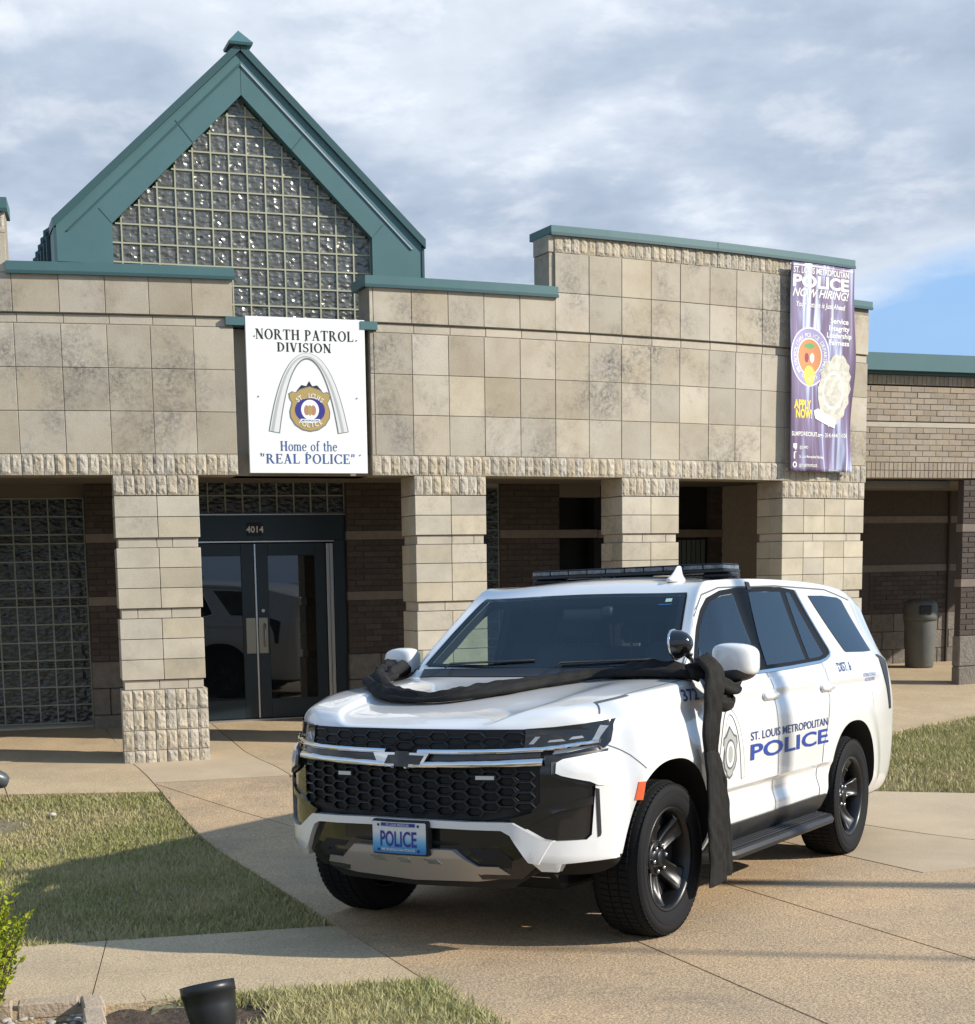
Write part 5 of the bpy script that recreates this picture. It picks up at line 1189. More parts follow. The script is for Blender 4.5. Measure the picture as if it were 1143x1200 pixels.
def grid_tri(poly, res):
    bm = bmesh.new(); vs_ = [bm.verts.new((p[0], p[1], 0)) for p in poly]
    for t in tessellate_polygon([[Vector((p[0], p[1], 0)) for p in poly]]):
        try: bm.faces.new([vs_[i] for i in t])
        except ValueError: pass
    x0, x1 = min(p[0] for p in poly), max(p[0] for p in poly); y0, y1 = min(p[1] for p in poly), max(p[1] for p in poly)
    for ax, a, b in ((0, x0, x1), (1, y0, y1)):
        k = math.ceil(a / res)
        while k * res < b - 1e-6:
            c_ = [0, 0, 0]; n_ = [0, 0, 0]; c_[ax] = k * res; n_[ax] = 1
            bmesh.ops.bisect_plane(bm, geom=bm.verts[:] + bm.edges[:] + bm.faces[:], plane_co=c_, plane_no=n_); k += 1
    return bm
def patch(name, poly, mt, how, sg_=1, off=.003, th=.006, res=.05, parent=None, smooth=True, bev=0.0, tilt=None):
    """sheet laid on the body: polygon in (x,z) for sides, (y,z) for the front, (x,y) for the top; off above the surface, th thick"""
    bm = grid_tri(poly, res); flip = []
    for v_ in bm.verts:
        a, b = v_.co.x, v_.co.y
        o_ = off if tilt is None else off + tilt(a, b)
        v_.co = how(a, b, sg_, o_)
    bmesh.ops.recalc_face_normals(bm, faces=bm.faces[:])
    out = Vector((0, sg_, 0)) if how is proj_side else Vector((1, 0, 0)) if how is proj_front else Vector((.3, 0, 1))
    s = sum((f.normal.dot(out) for f in bm.faces), 0.0)
    if s < 0: bmesh.ops.reverse_faces(bm, faces=bm.faces[:])
    if th > 0:
        top = bm.faces[:]; bm.normal_update(); nrm = {v_: v_.normal.copy() for v_ in bm.verts}
        old = bm.verts[:]
        r_ = bmesh.ops.extrude_face_region(bm, geom=top); nv = [e for e in r_['geom'] if isinstance(e, bmesh.types.BMVert)]
        # the extruded copy becomes the outer skin, the old verts move in
        for v_ in old: 
            if v_.is_valid: v_.co -= (nrm[v_] if how is not proj_front else Vector((1, 0, 0))) * th
        bmesh.ops.recalc_face_normals(bm, faces=bm.faces[:])
        if bev > 0:
            es = [e for e in bm.edges if len(e.link_faces) == 2 and e.calc_face_angle(0) > .9]
            bmesh.ops.bevel(bm, geom=es, offset=bev, segments=2, affect='EDGES', clamp_overlap=True)
    o = from_bm(bm, name, mt, parent or car, smooth)
    if smooth:
        try: o.data.set_sharp_from_angle(angle=math.radians(35))
        except Exception: pass
    return o
def line_strip(name, pts, w, mt, how, sg_=1, off=.0028, parent=None, res=.015):
    q = []
    for i in range(len(pts) - 1):
        a, b = Vector(pts[i]), Vector(pts[i + 1]); n = max(1, int((b - a).length / res))
        for k in range(n): q.append(a.lerp(b, k / n))
    q.append(Vector(pts[-1])); v = []; f = []
    for i, p_ in enumerate(q):
        d = (q[min(i + 1, len(q) - 1)] - q[max(0, i - 1)]).normalized(); n = Vector((-d.y, d.x)) * w / 2
        v += [how(p_.x + n.x, p_.y + n.y, sg_, off), how(p_.x - n.x, p_.y - n.y, sg_, off)]
    f = [(2 * i, 2 * i + 1, 2 * i + 3, 2 * i + 2) for i in range(len(q) - 1)]
    return add(name, mesh_of(name, v, f, mt), parent or car)
def mir(poly): return [(-p[0], p[1]) for p in poly]
# glasshouse
for s_ in (1, -1):
    line_strip('window_trim', DLO + DLO[:1], .030, P['dlo'], proj_side, s_, .004)
    patch('door_pillar_trim', [(-1.43, 1.80), (-1.71, 1.805), (-1.627, 1.5), (-1.605, 1.330), (-1.49, 1.330), (-1.45, 1.62)], P['dlo'], proj_side, s_, .0025, .003, .06)
    patch('door_pillar_trim', [(-2.25, 1.81), (-2.37, 1.81), (-2.41, 1.345), (-2.315, 1.345)], P['dlo'], proj_side, s_, .0025, .003, .06)
    patch('window_trim', [(-1.50, 1.362), (-2.0, 1.368), (-2.60, 1.384), (-2.75, 1.40), (-2.82, 1.385), (-2.60, 1.345), (-2.0, 1.330), (-1.50, 1.322)], P['dlo'], proj_side, s_, .0022, .003, .06)
    patch('mirror_corner_trim', [(-.56, 1.345), (-.63, 1.345), (-.70, 1.36), (-.69, 1.455), (-.66, 1.44)], P['dlo'], proj_side, s_, .0028, .003, .06)
    patch('vent_window_trim', [(-2.43, 1.803), (-2.54, 1.80), (-2.84, 1.398), (-2.70, 1.355), (-2.59, 1.36), (-2.69, 1.39)], P['dlo'], proj_side, s_, .0026, .003, .06)
    for nm, pl in (('front_window', FG), ('rear_window', RG), ('vent_window', QG), ('rear_quarter_window', DG)): patch(nm, pl, P['glass'] if nm == 'front_window' else P['privacy'], proj_side, s_, .0052, .003, .06)
    line_strip('chrome_strip', [(-.95, 1.308), (-1.446, 1.311), (-2.0, 1.320), (-2.59, 1.336), (-2.72, 1.350), (-2.82, 1.372), (-2.858, 1.400), (-2.70, 1.615), (-2.556, 1.812)], .018, P['chrome'], proj_side, s_, .007)
    # panel gaps
    line_strip('door_gap', [(-.56, 1.31), (-.545, 1.18), (-.55, .9), (-.62, .62), (-.66, .46)], .007, P['gap'], proj_side, s_)
    line_strip('door_gap', [(-1.575, 1.31), (-1.585, 1.0), (-1.60, .47)], .007, P['gap'], proj_side, s_)
    line_strip('door_gap', [(-2.62, 1.335), (-2.60, 1.1), (-2.53, .95), (-2.44, .80), (-2.40, .6), (-2.40, .47)], .007, P['gap'], proj_side, s_)
    line_strip('roof_joint', [(-.48, 1.37), (-.80, 1.64), (-1.0, 1.772), (-1.25, 1.815), (-2.2, 1.835), (-3.2, 1.82), (-3.75, 1.75)], .010, P['gap'], proj_side, s_, .0012)
    line_strip('hood_gap', [(.575, 1.185), (.52, 1.235), (.30, 1.262)], .006, P['gap'], proj_side, s_)
    line_strip('bumper_seam', [(.60, 1.047), (.462, .98), (.345, .905)], .004, P['gap'], proj_side, s_)
    patch('side_marker', [(.425, .845), (.36, .843), (.385, .752), (.462, .760)], P['amber'], proj_side, s_, .006, .01, .05)
    patch('rocker_panel', [(-.58, .475), (-1.5, .475), (-2.50, .478), (-2.50, .33), (-.58, .33)], P['matte'], proj_side, s_, .012, .02, .08)
    # tail lamp and rear mark
    patch('tail_lamp', [(-3.86, 1.35), (-3.92, 1.35), (-4.1, 1.30), (-4.08, .95), (-4.02, .95), (-3.99, 1.12), (-3.91, 1.27)], P['matte'] if s_ > 0 else P['matte'], proj_side, s_, .006, .01, .05)
    # front and rear number of handles
    for hx in (-1.51, -2.57):
        bmh = bmesh.new(); q = proj_side(hx, 1.168, s_, .0)
        box_bm(bmh, -.115, .115, -.020, .020, -.021, .021, .014); bmesh.ops.translate(bmh, verts=bmh.verts, vec=(q.x, q.y + s_ * .012, q.z))
        h_ = from_bm(bmh, 'door_handle', P['paint'], car, True)
        bmh = bmesh.new(); lathe(bmh, [(.001, -.004), (.062, -.004), (.064, .001), (.045, .0035), (.02, -.001)], 24, 'Y'); 
        for v_ in bmh.verts: v_.co = Vector((q.x + v_.co.x * 2.0, q.y + s_ * (.005 + v_.co.y * .8), q.z + v_.co.z * .75))
        from_bm(bmh, 'handle_recess', P['paint'], h_, True)
patch('front_quarter_glass', [(-.60, 1.36), (-.70, 1.35), (-.72, 1.47)], P['gloss'], proj_side, 1, .008, .004, .06)
# windshield
def proj_ws(y, t, _=1, off=0.0):
    # t 0..1 from base to header; cast towards the glass from ahead and above
    zz_ = 1.385 + (1.768 - 1.385) * t; xx_ = -.50 - (1.02 - .50) * t
    d = Vector((-.62, 0, -.78)); h = cast(Vector((xx_, y, zz_)) - d * .6, d)
    if h[0] is None: return Vector((xx_, y, zz_))
    n = h[1]; n = n if n.z > 0 else -n; return h[0] + n * off
line_strip('windshield_seal', [(a * .985, b * .97 + .015) for a, b in wsp + wsp[:1]], .045, P['dlo'], proj_ws, 1, .004, None, .05)
wsg = patch('windshield', wsp, P['ws'], proj_ws, 1, .007, .004, .1)
patch('inspection_sticker', [(.565, .865), (.605, .865), (.60, .915), (.56, .915)], P['sticker'], proj_ws, 1, .0085, 0, .1, wsg); patch('toll_sticker', [(.53, .825), (.615, .825), (.615, .832), (.53, .832)], P['stickb'], proj_ws, 1, .0085, 0, .1, wsg)
for yy in ((-.62, -.02), (.12, -.02)):
    bmw = bmesh.new(); a = proj_ws(yy[0], .0, 1, .02); b = proj_ws(yy[0] + .55, .05, 1, .012); tube(bmw, [a + Vector((.06, 0, -.02)), a, b], .007, 6); from_bm(bmw, 'wiper', P['matte'], car, True)
bmc = bmesh.new()
for (x0_, x1_, z0_) in ((-.52, -.41, 1.345),): pass
patch('cowl', [(-.395, -.78), (-.395, .78), (-.475, .80), (-.475, -.80)], P['matte'], proj_top, 1, .006, .01, .08)
# hood shut lines and creases
for s_ in (1, -1):
    line_strip('hood_edge_gap', [(-.42, .905 * s_), (0, .905 * s_), (.30, .885 * s_)], .006, P['gap'], proj_top, 1)
# ---- front end
hl = [(.628, 1.128), (.738, 1.134), (.852, 1.146), (.932, 1.162), (.937, 1.108), (.935, 1.054), (.920, 1.026), (.900, 1.040), (.743, 1.028), (.628, 1.020)]
upg = [(-.70, 1.128), (0, 1.130), (.70, 1.128), (.70, 1.01), (0, .985), (-.70, 1.01)]
intake = [(.895, 1.035), (.80, 1.012), (.712, 1.0), (.70, .93), (.70, .78), (.62, .68), (.573, .66), (.728, .585), (.90, .585), (.912, .83), (.905, .875), (.79, .905), (.775, .915), (.775, .972), (.80, .988), (.912, 1.014)]
# black backing behind everything dark on the nose, set on the body skin
def fbase(name, poly, mt, off, th, res=.06, bev=0.0, parent=None, tilt=None): return patch(name, poly, mt, proj_front, 1, off, th, res, parent, True, bev, tilt)
fbase('nose_backing', [(-.93, 1.04), (-.70, 1.12), (0, 1.128), (.70, 1.12), (.93, 1.04), (.91, .60), (.74, .48), (.5, .34), (0, .33), (-.5, .34), (-.74, .48), (-.91, .60)], P['under'], -.035, .05, .06)
# hexagon mesh of the lower and upper grille
def hexgrille(name, poly, w, h, off):
    xs = [p_[0] for p_ in poly]; zs = [p_[1] for p_ in poly]; bm = bmesh.new(); c = 0; y = -(int(max(xs) / (w * .80)) + 1) * w * .80; zc = (min(zs) + max(zs)) / 2
    while y < max(xs) + w:
        z = zc - 6 * h + (h / 2 if c % 2 else 0)
        while z < max(zs) + h:
            if pip(np.array([y]), np.array([z]), poly)[0]:
                sh = [(-.5, 0), (-.3, -.5), (.3, -.5), (.5, 0), (.3, .5), (-.3, .5)]
                o_ = [(y + a * w, z + b * h) for a, b in sh]; i_ = [(y + a * w * .86, z + b * h * .76) for a, b in sh]; b_ = [(y + a * w * .74, z + b * h * .60) for a, b in sh]
                vo = [bm.verts.new(proj_front(*q_, 1, off)) for q_ in o_]; vi = [bm.verts.new(proj_front(*q_, 1, off + .004)) for q_ in i_]; vb = [bm.verts.new(proj_front(*q_, 1, off - .022)) for q_ in b_]
                for k in range(6):
                    l = (k + 1) % 6; bm.faces.new((vo[k], vo[l], vi[l], vi[k])); bm.faces.new((vi[k], vi[l], vb[l], vb[k]))
            z += h
        y += w * .80; c += 1
    bmesh.ops.remove_doubles(bm, verts=bm.verts[:], dist=.002)
    bmesh.ops.recalc_face_normals(bm, faces=bm.faces[:]); o = from_bm(bm, name, P['grl'], car, False); o['kind'] = 'stuff'; return o
fbase('grille_backing', [(-.72, 1.125), (.72, 1.125), (.74, .74), (.45, .69), (-.45, .69), (-.74, .74)], P['under'], .0, .03)
hexgrille('lower_grille_mesh', [(-.71, .945), (.71, .945), (.71, .765), (.45, .725), (0, .715), (-.45, .725), (-.71, .765)], .100, .050, .016)
hexgrille('upper_grille_mesh', [(-.63, 1.103), (.63, 1.103), (.65, 1.03), (-.65, 1.03)], .120, .048, .006)
fbase('mid_bar', [(-.70, 1.02), (0, 1.0), (.70, 1.02), (.70, .975), (0, .955), (-.70, .975)], P['gloss'], .010, .03)
# chrome bars
for s_ in (1, -1):
    m_ = (lambda q: q) if s_ > 0 else mir
    yb_, tb, bb_ = [.095, .45, .711, .80, .905], [1.030, 1.036, 1.045, 1.056, 1.070], [1.003, 1.008, 1.019, 1.032, 1.050]
    yl_, tl_, bl_ = [.03, .10, .169, .45, .722], [.952, .970, .974, .982, .994], [.932, .935, .937, .944, .953]
    def conv(yy, tt, bb__, amp): return lambda a, b: amp * math.sqrt(max(0.0, 1 - (2 * min(1, max(0, (b - float(np.interp(abs(a), yy, bb__))) / (float(np.interp(abs(a), yy, tt)) - float(np.interp(abs(a), yy, bb__))))) - 1) ** 2))
    up_ = list(zip(yb_, tb)) + list(zip(yb_, bb_))[::-1]; lo_ = list(zip(yl_, tl_)) + list(zip(yl_, bl_))[::-1]
    fbase('chrome_bar', m_(up_), P['chrome'], .022, .025, .0065, 0, None, conv(yb_, tb, bb_, .016)); fbase('chrome_bar', m_(lo_), P['chrome'], .022, .025, .0085, 0, None, conv(yl_, tl_, bl_, .020))
    # emblem half: chrome outline piece around the black cross
    fbase('emblem_outline', m_([(.030, 1.012), (.060, 1.012), (.165, 1.010), (.125, .944), (.045, .944), (.030, .944)]), P['chrome'], .040, .02, .05)
    fbase('headlight_surround', m_(intake), P['gloss'], .004, .03, .05, .004)
    fbase('bezel_shelf', m_([(.905, .80), (.84, .78), (.667, .728), (.573, .70), (.60, .665), (.66, .66), (.70, .69), (.78, .735), (.905, .76)]), P['gloss'], .024, .03, .05, .006)
    fbase('cheek_frame', m_([(.93, 1.022), (.79, .998), (.752, .975), (.752, .905), (.79, .884), (.905, .848), (.915, .82), (.93, .83), (.93, 1.022)][:8]), P['matte'], .020, .03, .05, .004)
    # white cheek and corner of the bumper cover
    fbase('bumper_cheek', m_([(.945, 1.012), (.80, .984), (.778, .968), (.778, .918), (.80, .905), (.90, .872), (.928, .852), (.945, .852)]), P['paint'], .040, .05, .04, .008)
    fbase('bumper_corner', m_([(.915, .862), (.968, .862), (.972, .49), (.79, .478), (.765, .437), (.70, .442), (.665, .49), (.71, .530), (.75, .59), (.882, .592), (.900, .615)]), P['paint'], .030, .05, .04, .010)
    fbase('vent_slit', m_([(.915, .840), (.927, .834), (.932, .62), (.929, .606), (.921, .600)]), P['under'], .0335, .004, .04)
    hlo = fbase('headlight', m_(hl), P['lens'], .012, .035, .04, .004)
    fbase('lamp_element', m_([(.90, 1.135), (.925, 1.13), (.905, 1.085), (.895, 1.06), (.875, 1.06), (.885, 1.09)]), P['drl'], .0145, .002, .03, 0, hlo)
    for q_ in ([(.72, 1.062), (.728, 1.072), (.775, 1.076), (.79, 1.066), (.745, 1.063)], [(.80, 1.072), (.812, 1.085), (.842, 1.088), (.85, 1.078), (.825, 1.074)], [(.645, 1.055), (.67, 1.09), (.69, 1.09), (.665, 1.055)]):
        fbase('lamp_element', m_(q_), P['drl'], .0145, .002, .03, 0, hlo)
    fbase('daytime_lamp', m_([(.755, .97), (.772, .972), (.772, .915), (.758, .912)]), P['grvd'], .034, .01, .03)
fbase('emblem', [(-.022, 1.020), (.052, 1.020), (.052, 1.002), (.135, 1.000), (.112, .958), (.052, .958), (.052, .945), (-.022, .945), (-.022, .958), (-.085, .958), (-.065, 1.000), (-.022, 1.002)], P['gloss'], .048, .02, .05, .003)
# white bumper beam and lower pieces
fbase('bumper_beam', [(-.594, .676), (-.20, .685), (0, .686), (.20, .685), (.594, .682), (.72, .60), (.76, .592), (.70, .48), (.66, .49), (.582, .622), (.54, .645), (.19, .648), (0, .650), (-.19, .648), (-.54, .640), (-.582, .622), (-.66, .49), (-.70, .48), (-.76, .592), (-.72, .60)], P['paint'], .045, .05, .04, .008)
fbase('lower_intake', [(-.56, .64), (0, .652), (.56, .64), (.68, .47), (.60, .40), (.40, .39), (.33, .50), (-.33, .50), (-.40, .39), (-.60, .40), (-.68, .47)], P['gloss'], .006, .03, .06)
for s_ in (1, -1):
    m_ = (lambda q: q) if s_ > 0 else mir
    fbase('tow_opening', m_([(.36, .55), (.52, .55), (.575, .50), (.56, .455), (.43, .455)]), P['under'], .009, .01)
sk_ = lambda a, b: -.35 * max(0, .545 - b)
fbase('skid_plate', [(-.29, .542), (.29, .542), (.345, .50), (.40, .462), (.50, .462), (.56, .405), (.36, .375), (0, .362), (-.36, .375), (-.56, .405), (-.50, .462), (-.40, .462), (-.345, .50)], P['skid'], .050, .045, .04, .006, None, sk_)
for a in (-.16, .0, .16): fbase('skid_recess', [(a - .045, .492), (a + .035, .492), (a + .055, .462), (a - .02, .462)], P['chrome'], .053, .006, .03, .002, None, sk_)
# plate
pf = fbase('plate_frame', [(-.150, .682), (.175, .682), (.175, .508), (-.150, .508)], P['matte'], .075, .05, .2, .006)
def platemat():
    m = bpy.data.materials.new('plate_blue_gradient_print'); m.use_nodes = True; t = m.node_tree; L = t.links.new; b = t.nodes['Principled BSDF']; b.inputs['Roughness'].default_value = .35
    tc = N(t, 'ShaderNodeTexCoord'); sp = N(t, 'ShaderNodeSeparateXYZ'); L(tc.outputs['Object'], sp.inputs[0]); mr = N(t, 'ShaderNodeMapRange'); mr.inputs[1].default_value = .515; mr.inputs[2].default_value = .67; L(sp.outputs[2], mr.inputs[0])
    r = N(t, 'ShaderNodeValToRGB'); e = r.color_ramp.elements; e[0].color = (.02, .17, .42, 1); e[0].position = .08; e[1].color = (.60, .62, .62, 1); e[1].position = .68; q = e.new(.35); q.color = (.10, .36, .58, 1); L(mr.outputs[0], r.inputs[0]); L(r.outputs[0], b.inputs['Base Color']); return m
pl = fbase('licence_plate', [(-.138, .672), (.163, .672), (.168, .667), (.168, .523), (.163, .518), (-.138, .518), (-.143, .523), (-.143, .667)], platemat(), .080, .006, .2)
def front_text(vf, mt, off, parent):
    v = [Vector((xfront(p_[0], .6) + off, p_[0], p_[1])) for p_ in vf[0]]; o = add('lettering', mesh_of('lettering', v, vf[1], mt), parent); return o
front_text(shift2(text_mesh_2d('POLICE', .078, .016, sx=.62), .012, .553), M['navydk'], .083, pl)
front_text(([(-.088, .668), (0, .668), (.112, .668), (.112, .651), (0, .651), (-.088, .651)], [(0, 1, 4, 5), (1, 2, 3, 4)]), P['blue'], .0835, pl); front_text(shift2(text_mesh_2d('ST. LOUIS MISSOURI', .011, .01), .012, .654), P['grvl'], .085, pl)
front_text(shift2(text_mesh_2d('METROPOLITAN POLICE', .013, .01), .012, .530), P['grvl'], .083, pl)
for y_, z_ in ((-.105, .656), (.128, .656), (-.105, .533), (.128, .533)):
    bm = bmesh.new(); box_bm(bm, -.002, .003, -.006, .006, -.006, .006, .002); bmesh.ops.translate(bm, verts=bm.verts, vec=(xfront(y_, .6) + .082, y_, z_)); from_bm(bm, 'plate_screw', P['matte'], pl)
for y0_, y1_ in ((-.405, -.310), (.405, .510)):
    o = fbase('grille_strobe', [(y0_, .910), (y1_, .910), (y1_, .884), (y0_, .884)], P['matte'], .022, .02, .1, .003); fbase('strobe_lens', [(y0_ + .008, .906), (y1_ - .008, .906), (y1_ - .008, .888), (y0_ + .008, .888)], P['led'], .025, .004, .1, 0, o)
# underside valance
bm = bmesh.new(); box_bm(bm, -.50, .42, -.60, .60, .27, .42, .03); from_bm(bm, 'undertray', P['under'], car)
bm = bmesh.new(); box_bm(bm, -4.1, -.6, -.55, .55, .26, .42, .03); from_bm(bm, 'chassis', P['under'], car)
for ax_ in (0, -3.071):
    bm = bmesh.new(); tube(bm, [(ax_, -.8, .39), (ax_, .8, .39)], .05, 10); from_bm(bm, 'axle', P['under'], car)

# ---- cabin
def cbox(name, x0, x1, y0, y1, z0, z1, mt, bev=.03, par=None, rot=0.0):
    bm = bmesh.new(); box_bm(bm, -(x1 - x0) / 2, (x1 - x0) / 2, -(y1 - y0) / 2, (y1 - y0) / 2, -(z1 - z0) / 2, (z1 - z0) / 2, bev)
    M__ = Matrix.Translation(((x0 + x1) / 2, (y0 + y1) / 2, (z0 + z1) / 2)) @ Matrix.Rotation(rot, 4, 'Y'); bmesh.ops.transform(bm, matrix=M__, verts=bm.verts); return from_bm(bm, name, mt, par or car, True)
db = cbox('dashboard', -.93, -.56, -.80, .80, .95, 1.30, P['dash'], .05)
cbox('instrument_hood', -.92, -.78, .22, .56, 1.28, 1.35, P['dash'], .02, db); cbox('centre_screen', -.95, -.90, -.16, .16, 1.15, 1.34, P['gloss'], .008, db)
bm = bmesh.new(); ringv = [(.185 * math.cos(2 * math.pi * k / 24), .185 * math.sin(2 * math.pi * k / 24), 0) for k in range(25)]; tube(bm, ringv, .014, 8, False)
tube(bm, [(-.18, 0, 0), (.18, 0, 0)], .016, 6); tube(bm, [(0, 0, 0), (0, -.18, 0)], .016, 6); bmesh.ops.transform(bm, matrix=Matrix.Translation((-1.03, .39, 1.20)) @ Matrix.Rotation(math.radians(-68), 4, 'Y') @ Matrix.Rotation(math.pi / 2, 4, 'Z'), verts=bm.verts); from_bm(bm, 'steering_wheel', P['dash'], car, True)
for y_ in (-.39, .39):
    sb_ = cbox('seat_back', -1.64, -1.48, y_ - .25, y_ + .25, .95, 1.50, P['seat'], .06, None, math.radians(-10)); cbox('seat_cushion', -1.55, -1.02, y_ - .25, y_ + .25, .84, 1.0, P['seat'], .06); cbox('headrest', -1.72, -1.62, y_ - .13, y_ + .13, 1.53, 1.72, P['seat'], .04, sb_)
cbox('rear_bench', -2.62, -2.45, -.66, .66, .95, 1.46, P['seat'], .06, None, math.radians(-12))
for y_ in (-.40, 0, .40): cbox('headrest', -2.66, -2.57, y_ - .12, y_ + .12, 1.48, 1.63, P['seat'], .04)
pt_ = cbox('partition_frame', -1.83, -1.81, -.72, .72, 1.62, 1.74, P['dash'], .005); [cbox('partition_bar', -1.825, -1.815, y_ - .008, y_ + .008, .95, 1.63, P['dash'], .002, pt_) for y_ in np.linspace(-.7, .7, 12)]
rv_ = cbox('rear_view_mirror', -1.02, -.99, -.13, .13, 1.64, 1.71, P['dash'], .01); cbox('camera_housing', -.99, -.93, .16, .22, 1.66, 1.72, P['dash'], .01, rv_)
# ---- wheels
def make_wheel():
    root = bpy.data.objects.new('wheel', None); link(root, car)
    R0 = .403
    prof = [(.270, -.105), (.285, -.125), (.33, -.137), (.370, -.135), (.388, -.122), (.398, -.10), (.402, -.05), (.403, 0), (.402, .05), (.398, .10), (.388, .122), (.370, .135), (.355, .1375), (.350, .1365), (.33, .138), (.30, .133), (.285, .126), (.272, .118), (.268, .105)]
    bm = bmesh.new(); lathe(bm, prof, 96, 'Y'); bmesh.ops.delete(bm, geom=[f for f in bm.faces if len(f.verts) > 4], context='FACES'); ty = from_bm(bm, 'tyre', P['tyre'], root, True)
    # tread: blocks round the outside, joined as one part
    bm = bmesh.new(); n = 72
    for k in range(n):
        for (y0_, y1_, sk) in ((-.128, -.088, .010), (-.078, -.032, -.006), (-.024, .024, .006), (.032, .078, -.006), (.088, .128, .010)):
            a0 = 2 * math.pi * k / n; da = 2 * math.pi / n * .80
            def pt(y, a, r): return Vector((r * math.cos(a), y, r * math.sin(a)))
            ro = R0 + .006 - (0.010 if abs(y0_ + y1_) > .2 else 0); ri = R0 - .012
            def rr(y): return ro - (.014 if abs(y) > .12 else 0)
            vs8 = [bm.verts.new(pt(y, a + sk * (1 if y == y1_ else -1), rr(y) if o_ else ri)) for o_ in (0, 1) for (y, a) in ((y0_, a0), (y1_, a0), (y1_, a0 + da), (y0_, a0 + da))]
            for f in ((4, 5, 6, 7), (0, 1, 5, 4), (1, 2, 6, 5), (2, 3, 7, 6), (3, 0, 4, 7)): bm.faces.new([vs8[i] for i in f])
    bmesh.ops.recalc_face_normals(bm, faces=bm.faces[:]); td = from_bm(bm, 'tread', P['tyre'], ty); td['kind'] = 'stuff'
    # raised ring and a smooth band on the sidewall
    bm = bmesh.new(); lathe(bm, [(.336, .1375), (.338, .1405), (.341, .1375)], 96, 'Y'); bmesh.ops.delete(bm, geom=[f for f in bm.faces if len(f.verts) > 4], context='FACES'); from_bm(bm, 'sidewall_ring', P['tyre'], ty, True)
    bm = bmesh.new(); lathe(bm, [(.268, -.10), (.262, -.10), (.240, -.03), (.236, .06), (.246, .095), (.252, .112), (.262, .122), (.272, .122), (.273, .112)], 72, 'Y'); bmesh.ops.delete(bm, geom=[f for f in bm.faces if len(f.verts) > 4], context='FACES'); rm = from_bm(bm, 'rim', P['rim'], root, True)
    bm = bmesh.new(); lathe(bm, [(.238, .02), (.12, .015), (.10, -.02)], 48, 'Y'); bmesh.ops.delete(bm, geom=[f for f in bm.faces if len(f.verts) > 4], context='FACES'); from_bm(bm, 'brake_disc', P['under'], rm, True)
    # five broad dished spokes, each with a raised edge and a sunk middle
    for k in range(5):
        a = 2 * math.pi * k / 5 + .32; bm = bmesh.new(); rows_ = []
        for i in range(9):
            t = i / 8; r_ = .062 + (.252 - .062) * t; y_ = .040 + .058 * t ** 1.6 ; hw = .043 + .018 * t + .016 * max(0, t - .75) * 4
            row = []
            for (u, dy) in ((-1.12, -.035), (-1.0, 0), (-.70, .002), (-.52, -.022 * math.sin(math.pi * min(1, t * 1.05)) - .001), (.52, -.022 * math.sin(math.pi * min(1, t * 1.05)) - .001), (.70, .002), (1.0, 0), (1.12, -.035)):
                th = u * hw / r_; rr_ = r_ if t < 1 else .252
                row.append(bm.verts.new((rr_ * math.cos(a + th), y_ + dy, rr_ * math.sin(a + th))))
            rows_.append(row)
        for i in range(8):
            for j in range(7): bm.faces.new((rows_[i][j], rows_[i + 1][j], rows_[i + 1][j + 1], rows_[i][j + 1]))
        bmesh.ops.recalc_face_normals(bm, faces=bm.faces[:])
        if sum(f.normal.y for f in bm.faces) < 0: bmesh.ops.reverse_faces(bm, faces=bm.faces[:])
        sp_ = from_bm(bm, 'spoke', P['rim'], rm, True)
        sp_.modifiers.new('s', 'SOLIDIFY').thickness = .008
        b_ = sp_.modifiers.new('b', 'SUBSURF'); b_.levels = 1; b_.render_levels = 1
    bm = bmesh.new(); lathe(bm, [(.098, .030), (.094, .046), (.085, .052), (.050, .050), (.046, .070), (.040, .076), (.001, .077)], 40, 'Y'); from_bm(bm, 'hub', P['rim'], rm, True)
    for k in range(6):
        a = 2 * math.pi * k / 6 + .2; bm = bmesh.new(); lathe(bm, [(.013, .045), (.013, .066), (.009, .074), (.001, .075)], 6, 'Y'); bmesh.ops.translate(bm, verts=bm.verts, vec=(.0698 * math.cos(a), 0, .0698 * math.sin(a))); from_bm(bm, 'lug_nut', P['lug'], rm, True)
    bm = bmesh.new(); tube(bm, [(.225 * math.cos(2.2), .11, .225 * math.sin(2.2)), (.205 * math.cos(2.2), .125, .205 * math.sin(2.2))], .004, 6); from_bm(bm, 'valve', P['matte'], rm)
    return root
w0 = make_wheel(); TR = .872
def kids(o): return [c for c in bpy.data.objects if c.parent == o]
def dup(o, parent):
    c = o.copy(); SC.collection.objects.link(c); c.parent = parent; c.matrix_parent_inverse = Matrix.Identity(4)
    for k in kids(o): dup(k, c)
    return c
w0.matrix_parent_inverse = Matrix.Identity(4)
ws = [w0, dup(w0, car), dup(w0, car), dup(w0, car)]
steer = math.radians(-1.5)
for w_, (x_, y_, rot, spin) in zip(ws, ((0, TR, steer, .35), (-3.071, TR, 0, 1.1), (0, -TR, math.pi + steer, .1), (-3.071, -TR, math.pi, .6))):
    w_.matrix_basis = Matrix.Translation((x_, y_, .402)) @ Matrix.Rotation(rot, 4, 'Z') @ Matrix.Rotation(spin, 4, 'Y')

